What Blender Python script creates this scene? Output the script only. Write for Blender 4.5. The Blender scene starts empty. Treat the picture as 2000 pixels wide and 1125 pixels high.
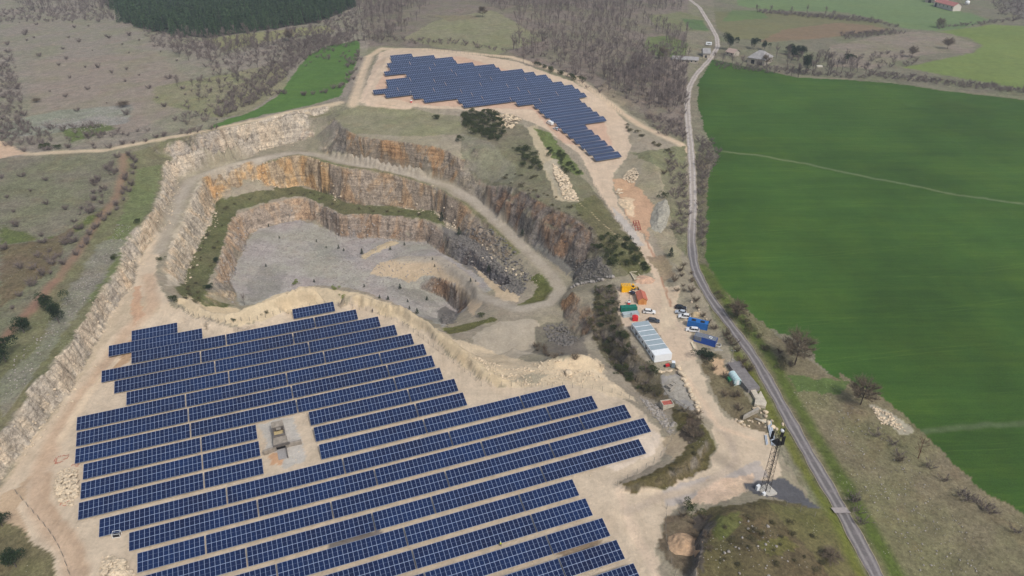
import bpy, bmesh, math, random, time
import numpy as np
from mathutils import Vector, Matrix
T0 = time.time()
random.seed(7); RNG = np.random.default_rng(11)
scn = bpy.context.scene
COL = scn.collection
R = math.radians

# ------------------------------------------------------------------ camera
CAMZ, PITCH, FPX = 143.1, R(31.0), 1390.0
cam_d = bpy.data.cameras.new('camera'); cam = bpy.data.objects.new('camera', cam_d); COL.objects.link(cam)
cam.location = (0, 0, CAMZ); cam.rotation_euler = (R(90) - PITCH, 0, 0)
cam_d.sensor_width = 36; cam_d.lens = 36 * FPX / 2000; cam_d.clip_start = 1; cam_d.clip_end = 20000
scn.camera = cam
# ------------------------------------------------------------------ light: soft overcast daylight
SUN_EL, SUN_AZ = R(50), R(142)      # azimuth clockwise from +Y
w = bpy.data.worlds.new('World'); scn.world = w; w.use_nodes = True
nt = w.node_tree; bg = nt.nodes['Background']
sky = nt.nodes.new('ShaderNodeTexSky'); sky.sky_type = 'NISHITA'; sky.sun_disc = False
sky.sun_elevation = SUN_EL; sky.sun_rotation = SUN_AZ; sky.air_density = 1.6; sky.dust_density = 4.0; sky.ozone_density = 1.0
hsv = nt.nodes.new('ShaderNodeHueSaturation'); hsv.inputs['Saturation'].default_value = 0.75
nt.links.new(sky.outputs[0], hsv.inputs['Color']); nt.links.new(hsv.outputs[0], bg.inputs[0]); bg.inputs[1].default_value = 0.105
sd = bpy.data.lights.new('sun', 'SUN'); sd.energy = 2.3; sd.angle = R(10); sd.color = (1.0, 0.965, 0.92)
sun = bpy.data.objects.new('sun', sd); COL.objects.link(sun)
sdir = Vector((math.sin(SUN_AZ) * math.cos(SUN_EL), math.cos(SUN_AZ) * math.cos(SUN_EL), math.sin(SUN_EL)))
sun.rotation_euler = sdir.to_track_quat('Z', 'Y').to_euler()
scn.view_settings.view_transform = 'Standard'; scn.view_settings.look = 'None'
scn.view_settings.gamma = 1; scn.view_settings.exposure = 0.0
scn.cycles.max_bounces = 5; scn.cycles.diffuse_bounces = 2; scn.cycles.glossy_bounces = 2; scn.cycles.transparent_max_bounces = 6
scn.cycles.volume_bounces = 0

# ------------------------------------------------------------------ photo geometry -> world
CT, ST = math.cos(PITCH), math.sin(PITCH)
def rays(px, py):
    u = (np.asarray(px, float) - 1000) / FPX; v = (np.asarray(py, float) - 562.5) / FPX
    return np.stack([u, CT - v * ST, -ST - v * CT], -1)
def atz(px, py, z):
    d = rays(px, py); t = (np.asarray(z, float) - CAMZ) / d[..., 2]
    return np.stack([d[..., 0] * t, d[..., 1] * t, np.broadcast_to(z, t.shape)], -1)
# ------------------------------------------------------------------ value noise
def _h(ix, iy, seed):
    n = (ix.astype(np.int64) * 374761393 + iy.astype(np.int64) * 668265263 + seed * 974711) & 0xffffffff
    n = ((n ^ (n >> 13)) * 1274126177) & 0xffffffff
    return ((n ^ (n >> 16)) & 0xffff) / 65535.0
def vn(x, y, s, seed=0):
    x = x / s; y = y / s; ix = np.floor(x); iy = np.floor(y); fx = x - ix; fy = y - iy
    fx = fx * fx * (3 - 2 * fx); fy = fy * fy * (3 - 2 * fy)
    a = _h(ix, iy, seed); b = _h(ix + 1, iy, seed); c = _h(ix, iy + 1, seed); d = _h(ix + 1, iy + 1, seed)
    return (a + (b - a) * fx) * (1 - fy) + (c + (d - c) * fx) * fy - 0.5
def fbm(x, y, s, seed=0, o=4):
    r = 0; a = 1
    for i in range(o):
        r = r + a * vn(x + 17.3 * i, y - 9.1 * i, s, seed + i); s *= 0.5; a *= 0.5
    return r
# ------------------------------------------------------------------ solar rows: (s, offset, [columns per table])
PHI = R(20.03); TILT = R(15.5); SL = 4.9; CP = 1.155; GAP = 0.35
FRONT = [(-.52,236.46,[13]),(-55.35,242.32,[13]),(-61.91,235.05,[26]),(-54.19,227.86,[26,26,13]),(-62.42,220.09,[26,26,26]),
 (-57.9,212.52,[26,26,26]),(-53.7,204.93,[26,26,26]),(-66.52,197.31,[26,26,26,13]),(-65.57,189.8,[26,26,26,13]),
 (-64.8,182.23,[26,26,26,13]),(-61.81,174.7,[26,13]),(-1.21,174.89,[26,13]),(-61.39,167.13,[26,13]),(-.63,167.32,[26,13]),
 (-60.92,159.58,[26,13]),(-.04,159.46,[26,26,13]),(-55.2,151.66,[26,26,26,26,13]),(-47.77,144.36,[26,26,26,26,13]),
 (-45.35,136.91,[13,26,26,26,26]),(-51.1,129.49,[26,26,13,26,26]),(-44.6,122.12,[26,26,26,13]),(-13.8,114.85,[26,26,13]),
 (-12.6,107.52,[26,26,13]),(18.0,100.28,[26,13]),(49.0,92.9,[13])]
FPHI = R(21.28); FTILT = R(17.4)
FAR = {-1:(117.7,1),0:(131.6,2),1:(142.5,3),2:(142.4,3),3:(152.4,4),4:(164.9,4),5:(165.5,5),6:(179.5,6),7:(184.5,7),8:(190.2,7),9:(190.2,6),
 10:(194.9,6),11:(198.9,5),12:(199.5,5),13:(200.2,3),14:(193.5,2),15:(193.8,2),16:(193.9,2),17:(194.6,2),18:(195.4,2),19:(180.0,1),20:(180.5,1),
 21:(180.9,1),22:(181.2,1),23:(181.5,1),24:(181.8,1)}
def uv(phi): return np.array([math.cos(phi), math.sin(phi)]), np.array([-math.sin(phi), math.cos(phi)])
FU, FN = uv(PHI); GU, GN = uv(FPHI)
def g_front(x, y): return .01258 * x - .0068 * (y - 150)
def g_far(x, y):
    Y = (y - 400) / 100; return 15.8 - .02243 * x + 10.51 * Y - .578 * Y * Y - .402 * x / 100 * Y
def table_list():
    out = []
    for i, (s, o, cols) in enumerate(FRONT):
        for j, c in enumerate(cols):
            L = c * CP; p = s * FU + o * FN; out.append(('front', i, j, len(cols), c, p, s, o)); s += L + GAP
    for k, (s1, n) in FAR.items():
        o = 484.5 - 7.147 * k; parts = []; m = n
        while m > 0: parts.append(26 if m >= 2 else 13); m -= 2
        if k % 2: parts = parts[::-1]
        s = s1 - n * (13 * CP + GAP / 2)
        for j, c in enumerate(parts):
            p = s * GU + o * GN; out.append(('far', k, j, len(parts), c, p, s, o)); s += c * CP + GAP
    return out
TABLES = table_list()

# ------------------------------------------------------------------ terrain: breaklines in (pixel x, pixel y, height)
BL = []
def bl(*pts): BL.append(atz([p[0] for p in pts], [p[1] for p in pts], np.array([p[2] for p in pts], float)))
def off(line, d, z=None, dz=0):
    q = line.copy(); t = np.gradient(line[:, :2], axis=0); t /= np.linalg.norm(t, axis=1)[:, None] + 1e-9
    q[:, 0] += -t[:, 1] * d; q[:, 1] += t[:, 0] * d
    if z is not None: q[:, 2] = z
    q[:, 2] += dz
    return q
def strip(wd, *pts):
    bl(*pts); c = BL[-1]; BL.append(off(c, wd)); BL.append(off(c, -wd)); return c
# west cliff: top and toe
bl((-150,1000,5.5),(-60,910,6),(0,850,6.3),(43,808,6.2),(63,757,8.6),(90,728,8.4),(110,702,8.4),(147,655,6.8),(177,612,6.8),(180,596,7.5),(217,548,7),(233,525,7),(243,487,7.4),(263,452,9),(287,430,9),(300,412,8.5),(320,376,6),(318,350,8),(326,315,11),(336,306,12),(383,293,12.5),(433,280,12.5),(500,257,13),(567,237,14),(610,227,15),(653,221,16))
bl((-150,1080,-1.5),(-60,1010,-1.5),(0,950,-1.5),(17,917,-1.5),(43,883,-1.5),(67,853,-1.3),(100,807,-1),(133,767,-1),(160,708,-1),(193,662,-.8),(200,645,-.8),(220,605,-.6),(253,566,-.3),(263,552,0),(264,520,0),(280,495,0),(303,468,.2),(320,444,.3),(330,420,.5),(334,385,.7),(348,338,1.5),(400,316,2),(450,305,2),(500,297,2),(567,282,3),(610,270,6),(650,238,14))
# pit: first (outer) cliff, top and toe
C1 = [(330,590,.5),(318,570,.5),(303,540,.3),(317,515,0),(343,455,0),(360,415,0),(383,375,.3),(393,349,.8),(443,331,1.2),(500,319,1.5),(583,303,1.5),(617,311,1.5),(650,323,1.2),(687,328,1),(733,331,.5),(783,343,-.5),(833,360,-2),(877,382,-3.5),(910,396,-4.5),(933,412,-5.5),(967,448,-7.5),(1000,482,-9),(1020,499,-9.5),(1050,525,-10.5),(1067,543,-11),(1076,560,-11)]
bl(*C1)
bl((353,560,-9.5),(363,532,-10),(377,498,-10.3),(393,464,-10.8),(412,435,-11.5),(418,395,-13.5),(437,388,-14.5),(500,376,-15),(567,364,-15.3),(600,366,-15.5),(633,375,-16),(680,397,-16),(717,400,-16),(750,402,-16),(793,407,-16),(820,412,-16),(850,413,-16),(880,438,-16),(910,462,-16),(943,479,-15.5),(967,502,-15),(993,523,-14),(1020,535,-13.5),(1045,552,-12.5))
# green bench lines and second cliff top / toe
bl((395,595,-10),(403,562,-10.5),(413,538,-10.7),(423,515,-11),(437,482,-11.8),(447,442,-13),(467,413,-14.6),(500,401,-15.2),(550,386,-15.5),(593,383,-15.7),(613,395,-16),(633,405,-16),(667,417,-16),(717,419,-16),(753,425,-16),(777,423,-16),(817,423,-16),(847,435,-16.5),(867,449,-17),(900,474,-17),(927,488,-17),(947,512,-16.5),(983,535,-16),(1005,552,-15),(1030,565,-13))
bl((1045,552,-12.5),(1066,565,-12),(1060,585,-12),(1020,598,-12),(1000,596,-12.2))
bl((470,600,-20),(453,570,-21.5),(450,545,-22),(462,510,-22.5),(477,485,-23.5),(485,460,-25),(500,448,-26),(550,433,-26.8),(587,429,-27),(620,433,-27.5),(640,448,-28),(670,463,-28),(717,466,-28),(753,469,-28),(800,472,-27),(833,474,-27),(853,487,-26.5),(893,512,-25),(935,535,-24),(967,562,-23),(990,572,-22))
# pit floor
bl((490,520,-24),(560,500,-26.5),(640,500,-28),(700,500,-27.5)); bl((500,560,-24.5),(600,540,-27.5),(700,545,-28.5),(760,560,-29.5))
# access ramp into the pit and its fill slope
bl((1000,605,-11.5),(960,596,-12.5),(940,580,-14.5),(915,545,-18),(885,520,-20),(853,506,-21.5),(827,503,-22.5),(783,506,-24),(745,515,-26),(727,530,-27.5))
bl((1010,592,-12),(975,580,-13.5),(955,560,-16),(925,530,-19),(890,505,-21),(850,492,-22.5),(800,490,-25))
bl((767,540,-28.5),(800,550,-28),(822,540,-26.5),(853,538,-25),(887,556,-22.5),(912,573,-20),(925,592,-18))
bl((827,566,-31),(860,578,-32),(887,602,-33),(903,612,-33)); bl((830,600,-31),(850,620,-33),(880,634,-33.5)); bl((897,628,-31),(912,610,-29))
bl((700,500,-27),(725,494,-25.5),(750,480,-25.2),(775,471,-26.5)); bl((920,514,-20.5),(945,532,-17.5),(975,560,-14.5),(1010,577,-13))
# platform by the junction, small green terrace
bl((866,648,-15),(900,640,-14),(940,632,-12.5),(967,624,-11.5),(945,606,-13)); 
bl((925,655,-11.5),(975,640,-11),(1030,632,-11),(1060,620,-11)); bl((950,690,-11),(990,695,-11),(1040,680,-11),(1080,660,-11.5)); bl((905,668,-10),(930,692,-9.5),(960,712,-6))
bl((1000,705,-5),(1050,690,-6),(1080,700,-4)); bl((980,735,-1),(1050,738,-.5),(1120,738,-.5),(1200,752,-.5)); bl((1072,704,.5),(1110,694,2.6),(1150,692,2.8),(1182,712,1)); bl((1090,722,-.8),(1130,722,-.5),(1165,730,-.3)); bl((985,690,-8),(1010,684,-7),(1035,694,-7))
# plateau rim: crest of the berm, foot of the berm, hidden outer slope
bl((340,583,1.5),(350,580,2),(367,580,2),(400,603,2.2),(430,613,2.5),(467,609,3),(500,593,3.5),(550,575,4.5),(587,562,5),(627,565,5),(657,572,4.5),(700,578,3.5),(747,592,3),(783,603,3),(820,622,3),(847,638,3),(877,658,3),(907,688,3),(933,712,3),(967,736,2.5),(1000,745,1))
RIM = BL[-1]; BL.append(off(RIM[4:13], 9, -14)); BL.append(off(RIM[12:17], 7, -9))
BL.append(off(RIM[5:12], 22, -28)); BL.append(off(RIM[3:6], 13, -10.5))
bl((345,600,0),(380,619,0),(410,631,0),(470,639,0),(530,622,0),(570,604,0),(630,588,0),(710,599,0),(748,607,0),(790,629,0),(835,652,0),(872,692,0),(910,722,0),(935,743,0),(970,757,0),(1010,757,0))
# haul road around the pit
HAUL = strip(2.6,(270,590,-.3),(290,550,0),(308,490,.2),(334,430,.3),(352,385,.6),(374,347,1.2),(450,317,1.6),(560,295,1.8),(610,300,1.8),(690,320,1.2),(790,338,-.5),(880,365,-3),(930,395,-5),(985,445,-8),(1030,490,-9.7),(1075,535,-11),(1095,565,-11),(1075,592,-11),(1010,604,-11.5))
# upper middle cliff
bl((655,228,16),(668,245,16),(683,260,15.5),(713,268,15),(767,275,14.5),(800,279,14.5),(867,292,13),(897,308,11.5))
bl((645,290,6),(683,294,7.5),(733,308,6),(770,318,4.5),(800,322,4.5),(850,328,4),(900,334,4.5)); bl((905,330,5),(940,350,3))
bl((690,225,16),(800,228,16),(880,236,16)); bl((690,245,16),(800,255,16),(890,265,15))
# east hill, outcrop, slope above the junction
bl((930,290,14),(1000,290,13.5),(1060,330,12),(1120,380,10.5),(1160,430,9),(1200,470,6),(1240,520,2))
bl((948,362,5),(975,360,7.5),(1010,366,9),(1060,392,9.5),(1110,418,9),(1140,440,8),(1158,462,6))
bl((975,388,3.5),(1005,400,3),(1050,430,2.5),(1095,455,2),(1130,478,1)); bl((1040,462,-6),(1085,500,-8)); bl((1090,500,-8),(1120,530,-10),(1125,550,-10.5))
bl((1170,500,3),(1190,530,1),(1200,548,0)); bl((1115,560,-9),(1150,552,-5),(1190,548,-.5))
# scarp and planted slope west of the yard
bl((1112,566,-3),(1128,575,-2.5),(1148,580,-2),(1160,610,-2.5),(1165,640,-3.5)); bl((1098,603,-11),(1102,635,-11.5),(1118,652,-11.5),(1135,660,-10))
bl((1200,560,0),(1205,590,0),(1215,640,0),(1240,690,0),(1272,715,0),(1300,735,-.3)); bl((1170,650,-6),(1190,690,-7),(1225,730,-6),(1260,760,-5)); bl((1150,690,-4),(1180,730,-1.5))
bl((1080,645,-13.5),(1095,655,-13.5))
# yard, access road, east plateau
strip(3,(1178,345,8),(1182,375,7),(1205,415,5.5),(1240,455,4),(1268,495,2.5),(1288,540,1),(1290,580,0),(1300,620,0),(1310,660,0),(1335,715,-.4),(1370,770,-.8),(1400,815,-1),(1430,860,-1))
bl((1215,600,0),(1250,640,0)); bl((1330,590,0),(1345,640,0),(1370,690,-.5)); bl((1430,950,-1),(1350,965,-.8),(1250,985,0),(1240,1060,.4),(1260,1125,.5)); bl((1500,900,-1),(1450,900,-1),(1380,900,-1))
bl((1200,790,-.3),(1270,830,0),(1300,870,.2),(1280,900,.3),(1200,940,.5),(1185,1000,.7),(1270,1125,1))
bl((1215,948,1.6),(1280,932,2.6),(1350,900,3),(1378,868,2.6),(1370,825,1.5),(1330,800,.5)); bl((1330,860,1),(1290,800,-3),(1240,762,-4.5)); bl((1310,790,-2),(1330,760,-1.5))
bl((1210,965,.3),(1300,962,-.3),(1385,915,-.7),(1400,870,-.8),(1385,820,-.8))
# public road, field, right hillside
ROADC = [(1340,-6,17),(1366,14,16.5),(1385,45,16),(1400,72,15.5),(1402,92,15),(1385,118,14.5),(1360,145,13.5),(1346,170,12.5),(1342,200,11.5),(1344,240,10),(1349,285,8.5),(1352,330,7),(1354,400,5.5),(1350,470,4),(1356,525,3),(1385,580,1.8),(1430,640,.7),(1475,700,-.3),(1520,780,-1.3),(1575,880,-2.3),(1640,990,-3.4),(1705,1110,-5),(1740,1180,-6)]
strip(2.2, *ROADC); ROADW = BL[-3]
bl((1420,200,10),(1440,400,6.5),(1450,500,4.5)); bl((1700,200,9),(1700,400,6),(1750,600,2)); bl((2050,220,10),(2050,500,4),(2050,900,-5)); bl((1560,650,0),(1720,820,-3.5),(1900,950,-6),(2050,1050,-9))
bl((1600,800,-2.5),(1750,950,-5),(1850,1150,-8))
bl((1370,1125,5),(1385,1050,4.5),(1420,1000,3.5),(1500,985,1.5),(1570,1010,-1)); bl((1450,1060,6),(1520,1090,5.5),(1560,1150,4)); bl((1355,1140,.5),(1362,1060,.5),(1378,1005,0))
bl((1290,1050,.3),(1330,1075,.2),(1350,1040,.2))
bl((1490,960,-1.2),(1560,985,-2),(1590,1010,-2.6)); bl((1440,720,-1),(1480,800,-1.5),(1510,850,-1.6))
bl((1245,250,13),(1270,300,12.5),(1285,340,11),(1300,400,8)); bl((1225,220,12),(1320,290,10)); bl((1235,330,9),(1225,400,6.5),(1260,440,5)); bl((1310,480,4),(1320,540,2.5),(1370,620,.5))
# far land
bl((0,660,8),(120,520,9),(240,320,13)); bl((-200,700,7),(-200,450,10)); strip(2,(-60,300,13),(0,290,13.5),(60,302,14),(200,294,15),(350,266,16.5),(480,240,18),(600,213,19),(660,200,19.5),(700,150,21),(722,100,22.5))
bl((0,150,16),(300,180,19),(500,130,22),(700,80,25)); bl((-200,0,14),(200,20,18),(500,20,24),(800,20,29),(1000,10,30),(1200,60,24),(1300,100,18)); bl((-400,-60,15),(600,-50,28),(1000,-50,31),(1400,-50,18),(2200,-50,12))
bl((1500,90,13),(1800,60,11),(2100,40,11)); bl((1300,200,12.5),(1330,240,10.5)); bl((1000,100,25),(1150,140,21),(1250,200,15.5))
bl((0,1010,-2),(60,1040,-2),(110,1125,-2)); bl((-60,1060,-4),(0,1100,-4),(60,1200,-4))
bl((0,1300,-3),(1000,1300,.5),(1300,1250,1),(2000,1300,-10))

def sample(grid, x0, y0, h, x, y):
    ny, nx = grid.shape; fx = np.clip((x - x0) / h, 0, nx - 1.001); fy = np.clip((y - y0) / h, 0, ny - 1.001)
    ix = fx.astype(int); iy = fy.astype(int); fx = fx - ix; fy = fy - iy
    return (grid[iy, ix] * (1 - fx) + grid[iy, ix + 1] * fx) * (1 - fy) + (grid[iy + 1, ix] * (1 - fx) + grid[iy + 1, ix + 1] * fx) * fy
def rast(x0, y0, h, nx, ny, areas):
    S = np.zeros((ny, nx)); Wt = np.zeros((ny, nx))
    for L in BL:
        for a, b in zip(L[:-1], L[1:]):
            n = max(2, int(np.hypot(*(b - a)[:2]) / (h * .5)) + 1); t = np.linspace(0, 1, n)[:, None]; p = a + (b - a) * t
            i = np.round((p[:, 0] - x0) / h).astype(int); j = np.round((p[:, 1] - y0) / h).astype(int)
            ok = (i >= 0) & (i < nx) & (j >= 0) & (j < ny)
            np.add.at(S, (j[ok], i[ok]), p[ok, 2]); np.add.at(Wt, (j[ok], i[ok]), 1)
    m = Wt > 0; V = np.where(m, S / np.maximum(Wt, 1), 0)
    if areas:
        X, Y = np.meshgrid(x0 + np.arange(nx) * h, y0 + np.arange(ny) * h)
        for kind, i, j, n, c, p, s, o in TABLES:
            U, N_ = (FU, FN) if kind == 'front' else (GU, GN)
            S_ = X * U[0] + Y * U[1]; O_ = X * N_[0] + Y * N_[1]
            k = (S_ > s - 2.5) & (S_ < s + c * CP + 2.5) & (O_ < o + 3.2) & (O_ > o - 8)
            V[k] = (g_front if kind == 'front' else g_far)(X[k], Y[k]); m[k] = True
    return m, V
def relax(H, m, V, it):
    H[m] = V[m]; ny, nx = H.shape
    J, I = np.mgrid[0:ny, 0:nx]; par = (I + J) % 2 == 0
    w_ = 1.8
    for k in range(it):
        for q in (par, ~par):
            A = np.pad(H, 1, mode='edge'); avg = (A[:-2, 1:-1] + A[2:, 1:-1] + A[1:-1, :-2] + A[1:-1, 2:]) * .25
            u_ = q & ~m; H[u_] += (w_ if k < it - 3 else 1.0) * (avg[u_] - H[u_])
    return H
# wide grid (8 m), then the quarry (1 m)
GX, GY = (-1100, 0), (1300, 1500)
h8 = 8.; nx8, ny8 = 301, 181
m, V = rast(-1100, 20, h8, nx8, ny8, True); H8 = relax(np.full((ny8, nx8), 8.0), m, V, 260)
FX0, FX1, FY0, FY1 = -190., 250., 70., 640.
cur, cx0, cy0, ch = H8, -1100., 20., h8
for h_, it in ((4., 120), (2., 120), (1., 120)):
    nx_, ny_ = int((FX1 - FX0) / h_) + 1, int((FY1 - FY0) / h_) + 1
    X, Y = np.meshgrid(FX0 + np.arange(nx_) * h_, FY0 + np.arange(ny_) * h_)
    Hn = sample(cur, cx0, cy0, ch, X, Y); m, V = rast(FX0, FY0, h_, nx_, ny_, True)
    b8 = sample(H8, -1100., 20., h8, X, Y)
    for sl in ((0, slice(None)), (-1, slice(None)), (slice(None), 0), (slice(None), -1)): m[sl] = True; V[sl] = b8[sl]
    cur = relax(Hn, m, V, it); cx0, cy0, ch = FX0, FY0, h_
H1 = cur
def H0(x, y):
    x = np.asarray(x, float); y = np.asarray(y, float)
    a = sample(H8, -1100., 20., h8, x, y); b = sample(H1, FX0, FY0, 1., x, y)
    e = np.minimum(np.minimum(x - FX0, FX1 - x), np.minimum(y - FY0, FY1 - y)); t = np.clip(e / 12, 0, 1)
    return a + (b - a) * t
gy_, gx_ = np.gradient(H1); SL1 = np.hypot(gx_, gy_)
def maxf(a, r=2):
    o = a.copy()
    for dx in range(-r, r + 1):
        for dy in range(-r, r + 1): o = np.maximum(o, np.roll(np.roll(a, dx, 1), dy, 0))
    return o
STEEP = maxf(np.clip((SL1 - .9) / .5, 0, 1), 1)
def blur(a, n):
    for _ in range(n):
        A = np.pad(a, 1, mode='edge'); a = (A[:-2, 1:-1] + A[2:, 1:-1] + A[1:-1, :-2] + A[1:-1, 2:] + a * 2) / 6
    return a
STEEP = blur(STEEP, 1)
_Y, _X = np.mgrid[0:H1.shape[0], 0:H1.shape[1]].astype(float); _X += FX0; _Y += FY0; _D = np.full(H1.shape, 99.)
for _a, _b in zip(HAUL[:-1, :2], HAUL[1:, :2]):
    _v = _b - _a; _t = np.clip(((_X - _a[0]) * _v[0] + (_Y - _a[1]) * _v[1]) / (_v @ _v), 0, 1); _D = np.minimum(_D, np.hypot(_X - _a[0] - _t * _v[0], _Y - _a[1] - _t * _v[1]))
STEEP = STEEP * np.clip((_D - 3) / 3.5, 0, 1)
def steep(x, y):
    e = np.minimum(np.minimum(x - FX0, FX1 - x), np.minimum(y - FY0, FY1 - y))
    return np.where(e > 0, sample(STEEP, FX0, FY0, 1., x, y), 0)
def Hf(x, y):
    """final ground height: base surface, ragged where it is steep, with low undulation elsewhere"""
    x = np.asarray(x, float); y = np.asarray(y, float)
    st = steep(x, y)
    wx = (fbm(x, y, 18, 23, 2) * 2.4 + fbm(x, y, 9, 3, 3) * 1.7 + fbm(x, y, 2.4, 5, 2) * .8) * st; wy = (fbm(x, y, 18, 33, 2) * 2.4 + fbm(x, y, 9, 13, 3) * 1.7 + fbm(x, y, 2.4, 15, 2) * .8) * st
    z = H0(x + wx, y + wy)
    rough = np.clip(roughness_at(x, y), 0, 1)
    return z + fbm(x, y, 5, 21, 3) * .2 * st + fbm(x, y, 14, 31, 4) * 1.5 * rough + fbm(x, y, 3, 41, 2) * .35 * rough
ROUGH = None
def roughness_at(x, y):
    if ROUGH is None: return np.zeros(np.shape(x))
    return np.where((x > FX0) & (x < FX1) & (y > FY0) & (y < FY1), sample(ROUGH, FX0, FY0, 1., x, y), .35)
def hit(px, py, f=H0):
    px = np.atleast_1d(np.asarray(px, float)); py = np.atleast_1d(np.asarray(py, float)); d = rays(px, py)
    out = np.zeros((len(px), 3)); done = np.zeros(len(px), bool)
    t = 110.; last = np.full(len(px), t)
    ts = np.concatenate([np.arange(110, 700, .7), np.arange(700, 2600, 3.)])
    P = d[:, None, :] * ts[None, :, None]; z = P[..., 2] + CAMZ; b = z < f(P[..., 0], P[..., 1])
    k = np.where(b.any(1), b.argmax(1), len(ts) - 1)
    out = d * ts[k][:, None]; out[:, 2] += CAMZ
    return out
print('terrain solved', round(time.time() - T0, 1))

# ------------------------------------------------------------------ helpers: materials
def lin(r, g, b, k=1.0):
    f = lambda c: (c / 255 / 12.92 if c <= 10 else ((c / 255 + .055) / 1.055) ** 2.4) * k
    return (f(r), f(g), f(b))
class NG:
    def __init__(s, name, rough=.9, spec=.2):
        s.m = bpy.data.materials.new(name); s.m.use_nodes = True; s.t = s.m.node_tree; s.b = s.t.nodes['Principled BSDF']
        s.b.inputs['Roughness'].default_value = rough; s.b.inputs['Specular IOR Level'].default_value = spec
    def n(s, ty, **kw):
        x = s.t.nodes.new(ty)
        for k, v in kw.items(): setattr(x, k, v)
        return x
    def put(s, sock, v):
        if isinstance(v, bpy.types.NodeSocket): s.t.links.new(v, sock)
        elif v is not None:
            if isinstance(v, tuple) and len(v) == 3 and sock.type == 'RGBA': v = (*v, 1)
            sock.default_value = v
    def math(s, op, a, b=None, c=None, clamp=False):
        x = s.n('ShaderNodeMath', operation=op, use_clamp=clamp)
        for i, v in enumerate((a, b, c)):
            if v is not None: s.put(x.inputs[i], v)
        return x.outputs[0]
    def vec(s, op, a, b=None):
        x = s.n('ShaderNodeVectorMath', operation=op); s.put(x.inputs[0], a)
        if b is not None: s.put(x.inputs[1], b)
        return x.outputs[0]
    def mix(s, f, a, b, blend='MIX'):
        x = s.n('ShaderNodeMix', data_type='RGBA', blend_type=blend); s.put(x.inputs[0], f); s.put(x.inputs[6], a); s.put(x.inputs[7], b); return x.outputs[2]
    def noise(s, vec, scale, detail=3, rough=.55, dist=0):
        x = s.n('ShaderNodeTexNoise'); s.put(x.inputs['Vector'], vec); s.put(x.inputs['Scale'], scale); x.inputs['Detail'].default_value = detail
        x.inputs['Roughness'].default_value = rough; x.inputs['Distortion'].default_value = dist; return x.outputs[0]
    def ramp(s, f, lo, hi, a=0., b=1.):
        x = s.n('ShaderNodeMapRange'); s.put(x.inputs[0], f); x.inputs[1].default_value = lo; x.inputs[2].default_value = hi
        x.inputs[3].default_value = a; x.inputs[4].default_value = b; return x.outputs[0]
    def pos(s): return s.n('ShaderNodeNewGeometry').outputs['Position']
    def obj(s): return s.n('ShaderNodeTexCoord').outputs['Object']
    def attr(s, nm): x = s.n('ShaderNodeAttribute'); x.attribute_name = nm; return x
    def col(s, v): s.put(s.b.inputs['Base Color'], v); return s
    def bump(s, h, st=.5, d=.1):
        x = s.n('ShaderNodeBump'); x.inputs['Strength'].default_value = st; x.inputs['Distance'].default_value = d
        s.put(x.inputs['Height'], h); s.t.links.new(x.outputs[0], s.b.inputs['Normal']); return s
MATS = {}
def simple(name, rgb, rough=.7, var=.18, scale=3., metal=0., spec=.3, k=1.0):
    """worn paint / wood / cloth: base colour with two sizes of noise"""
    if name in MATS: return MATS[name]
    g = NG(name, rough, spec); o = g.obj(); c = lin(*rgb, k)
    n1 = g.noise(o, scale, 4); n2 = g.noise(o, scale * 7, 2)
    f = g.math('ADD', g.ramp(n1, .3, .7, 1 - var, 1 + var), g.ramp(n2, .3, .7, -var * .5, var * .5))
    g.col(g.vec('MULTIPLY', c, g.t.nodes.new('ShaderNodeCombineXYZ').outputs[0]) if False else g.mix(1.0, (*c,), g.vec('SCALE', (1., 1., 1.)) if False else _rgb(g, f), 'MULTIPLY'))
    g.b.inputs['Metallic'].default_value = metal
    g.bump(n2, .25, .03)
    MATS[name] = g.m; return g.m
def _rgb(g, f):
    x = g.n('ShaderNodeCombineXYZ')
    for i in range(3): g.put(x.inputs[i], f)
    return x.outputs[0]

# ------------------------------------------------------------------ ground colours
def hp(pts): a = np.array(pts, float); return hit(a[:, 0], a[:, 1])[:, :2]
def dens(pts, n=6, closed=True):
    o = []; P = list(pts) + ([pts[0]] if closed else [])
    for a, b in zip(P[:-1], P[1:]):
        for i in range(n): o.append((a[0] + (b[0] - a[0]) * i / n, a[1] + (b[1] - a[1]) * i / n))
    if not closed: o.append(P[-1])
    return o
def inpoly(P, x, y):
    r = np.zeros(x.shape, bool); k = (x >= P[:, 0].min()) & (x <= P[:, 0].max()) & (y >= P[:, 1].min()) & (y <= P[:, 1].max())
    xs, ys = x[k], y[k]; c = np.zeros(xs.shape, bool)
    for i in range(len(P)):
        x1, y1 = P[i - 1]; x2, y2 = P[i]
        if y1 == y2: continue
        c ^= ((y1 > ys) != (y2 > ys)) & (xs < (x2 - x1) * (ys - y1) / (y2 - y1) + x1)
    r[k] = c; return r
def dline(L, x, y, w):
    d = np.full(x.shape, 1e9); 
    for a, b in zip(L[:-1], L[1:]):
        k = (x > min(a[0], b[0]) - w) & (x < max(a[0], b[0]) + w) & (y > min(a[1], b[1]) - w) & (y < max(a[1], b[1]) + w)
        if not k.any(): continue
        px, py = x[k] - a[0], y[k] - a[1]; v = b - a; t = np.clip((px * v[0] + py * v[1]) / (v @ v + 1e-9), 0, 1)
        d[k] = np.minimum(d[k], np.hypot(px - t * v[0], py - t * v[1]))
    return d
# (kind, points, sRGB, vegetation, crop, flat)
Z = []
def area(pts, rgb, veg=.0, crop=0., flat=0, world=False): Z.append(('a', np.array(pts, float) if world else hp(dens(pts, 4)), rgb, veg, crop, flat))
def line(pts, wd, rgb, veg=0., crop=0., flat=0): Z.append(('l', hp(dens(pts, 3, False)), rgb, veg, crop, flat, wd))
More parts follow.
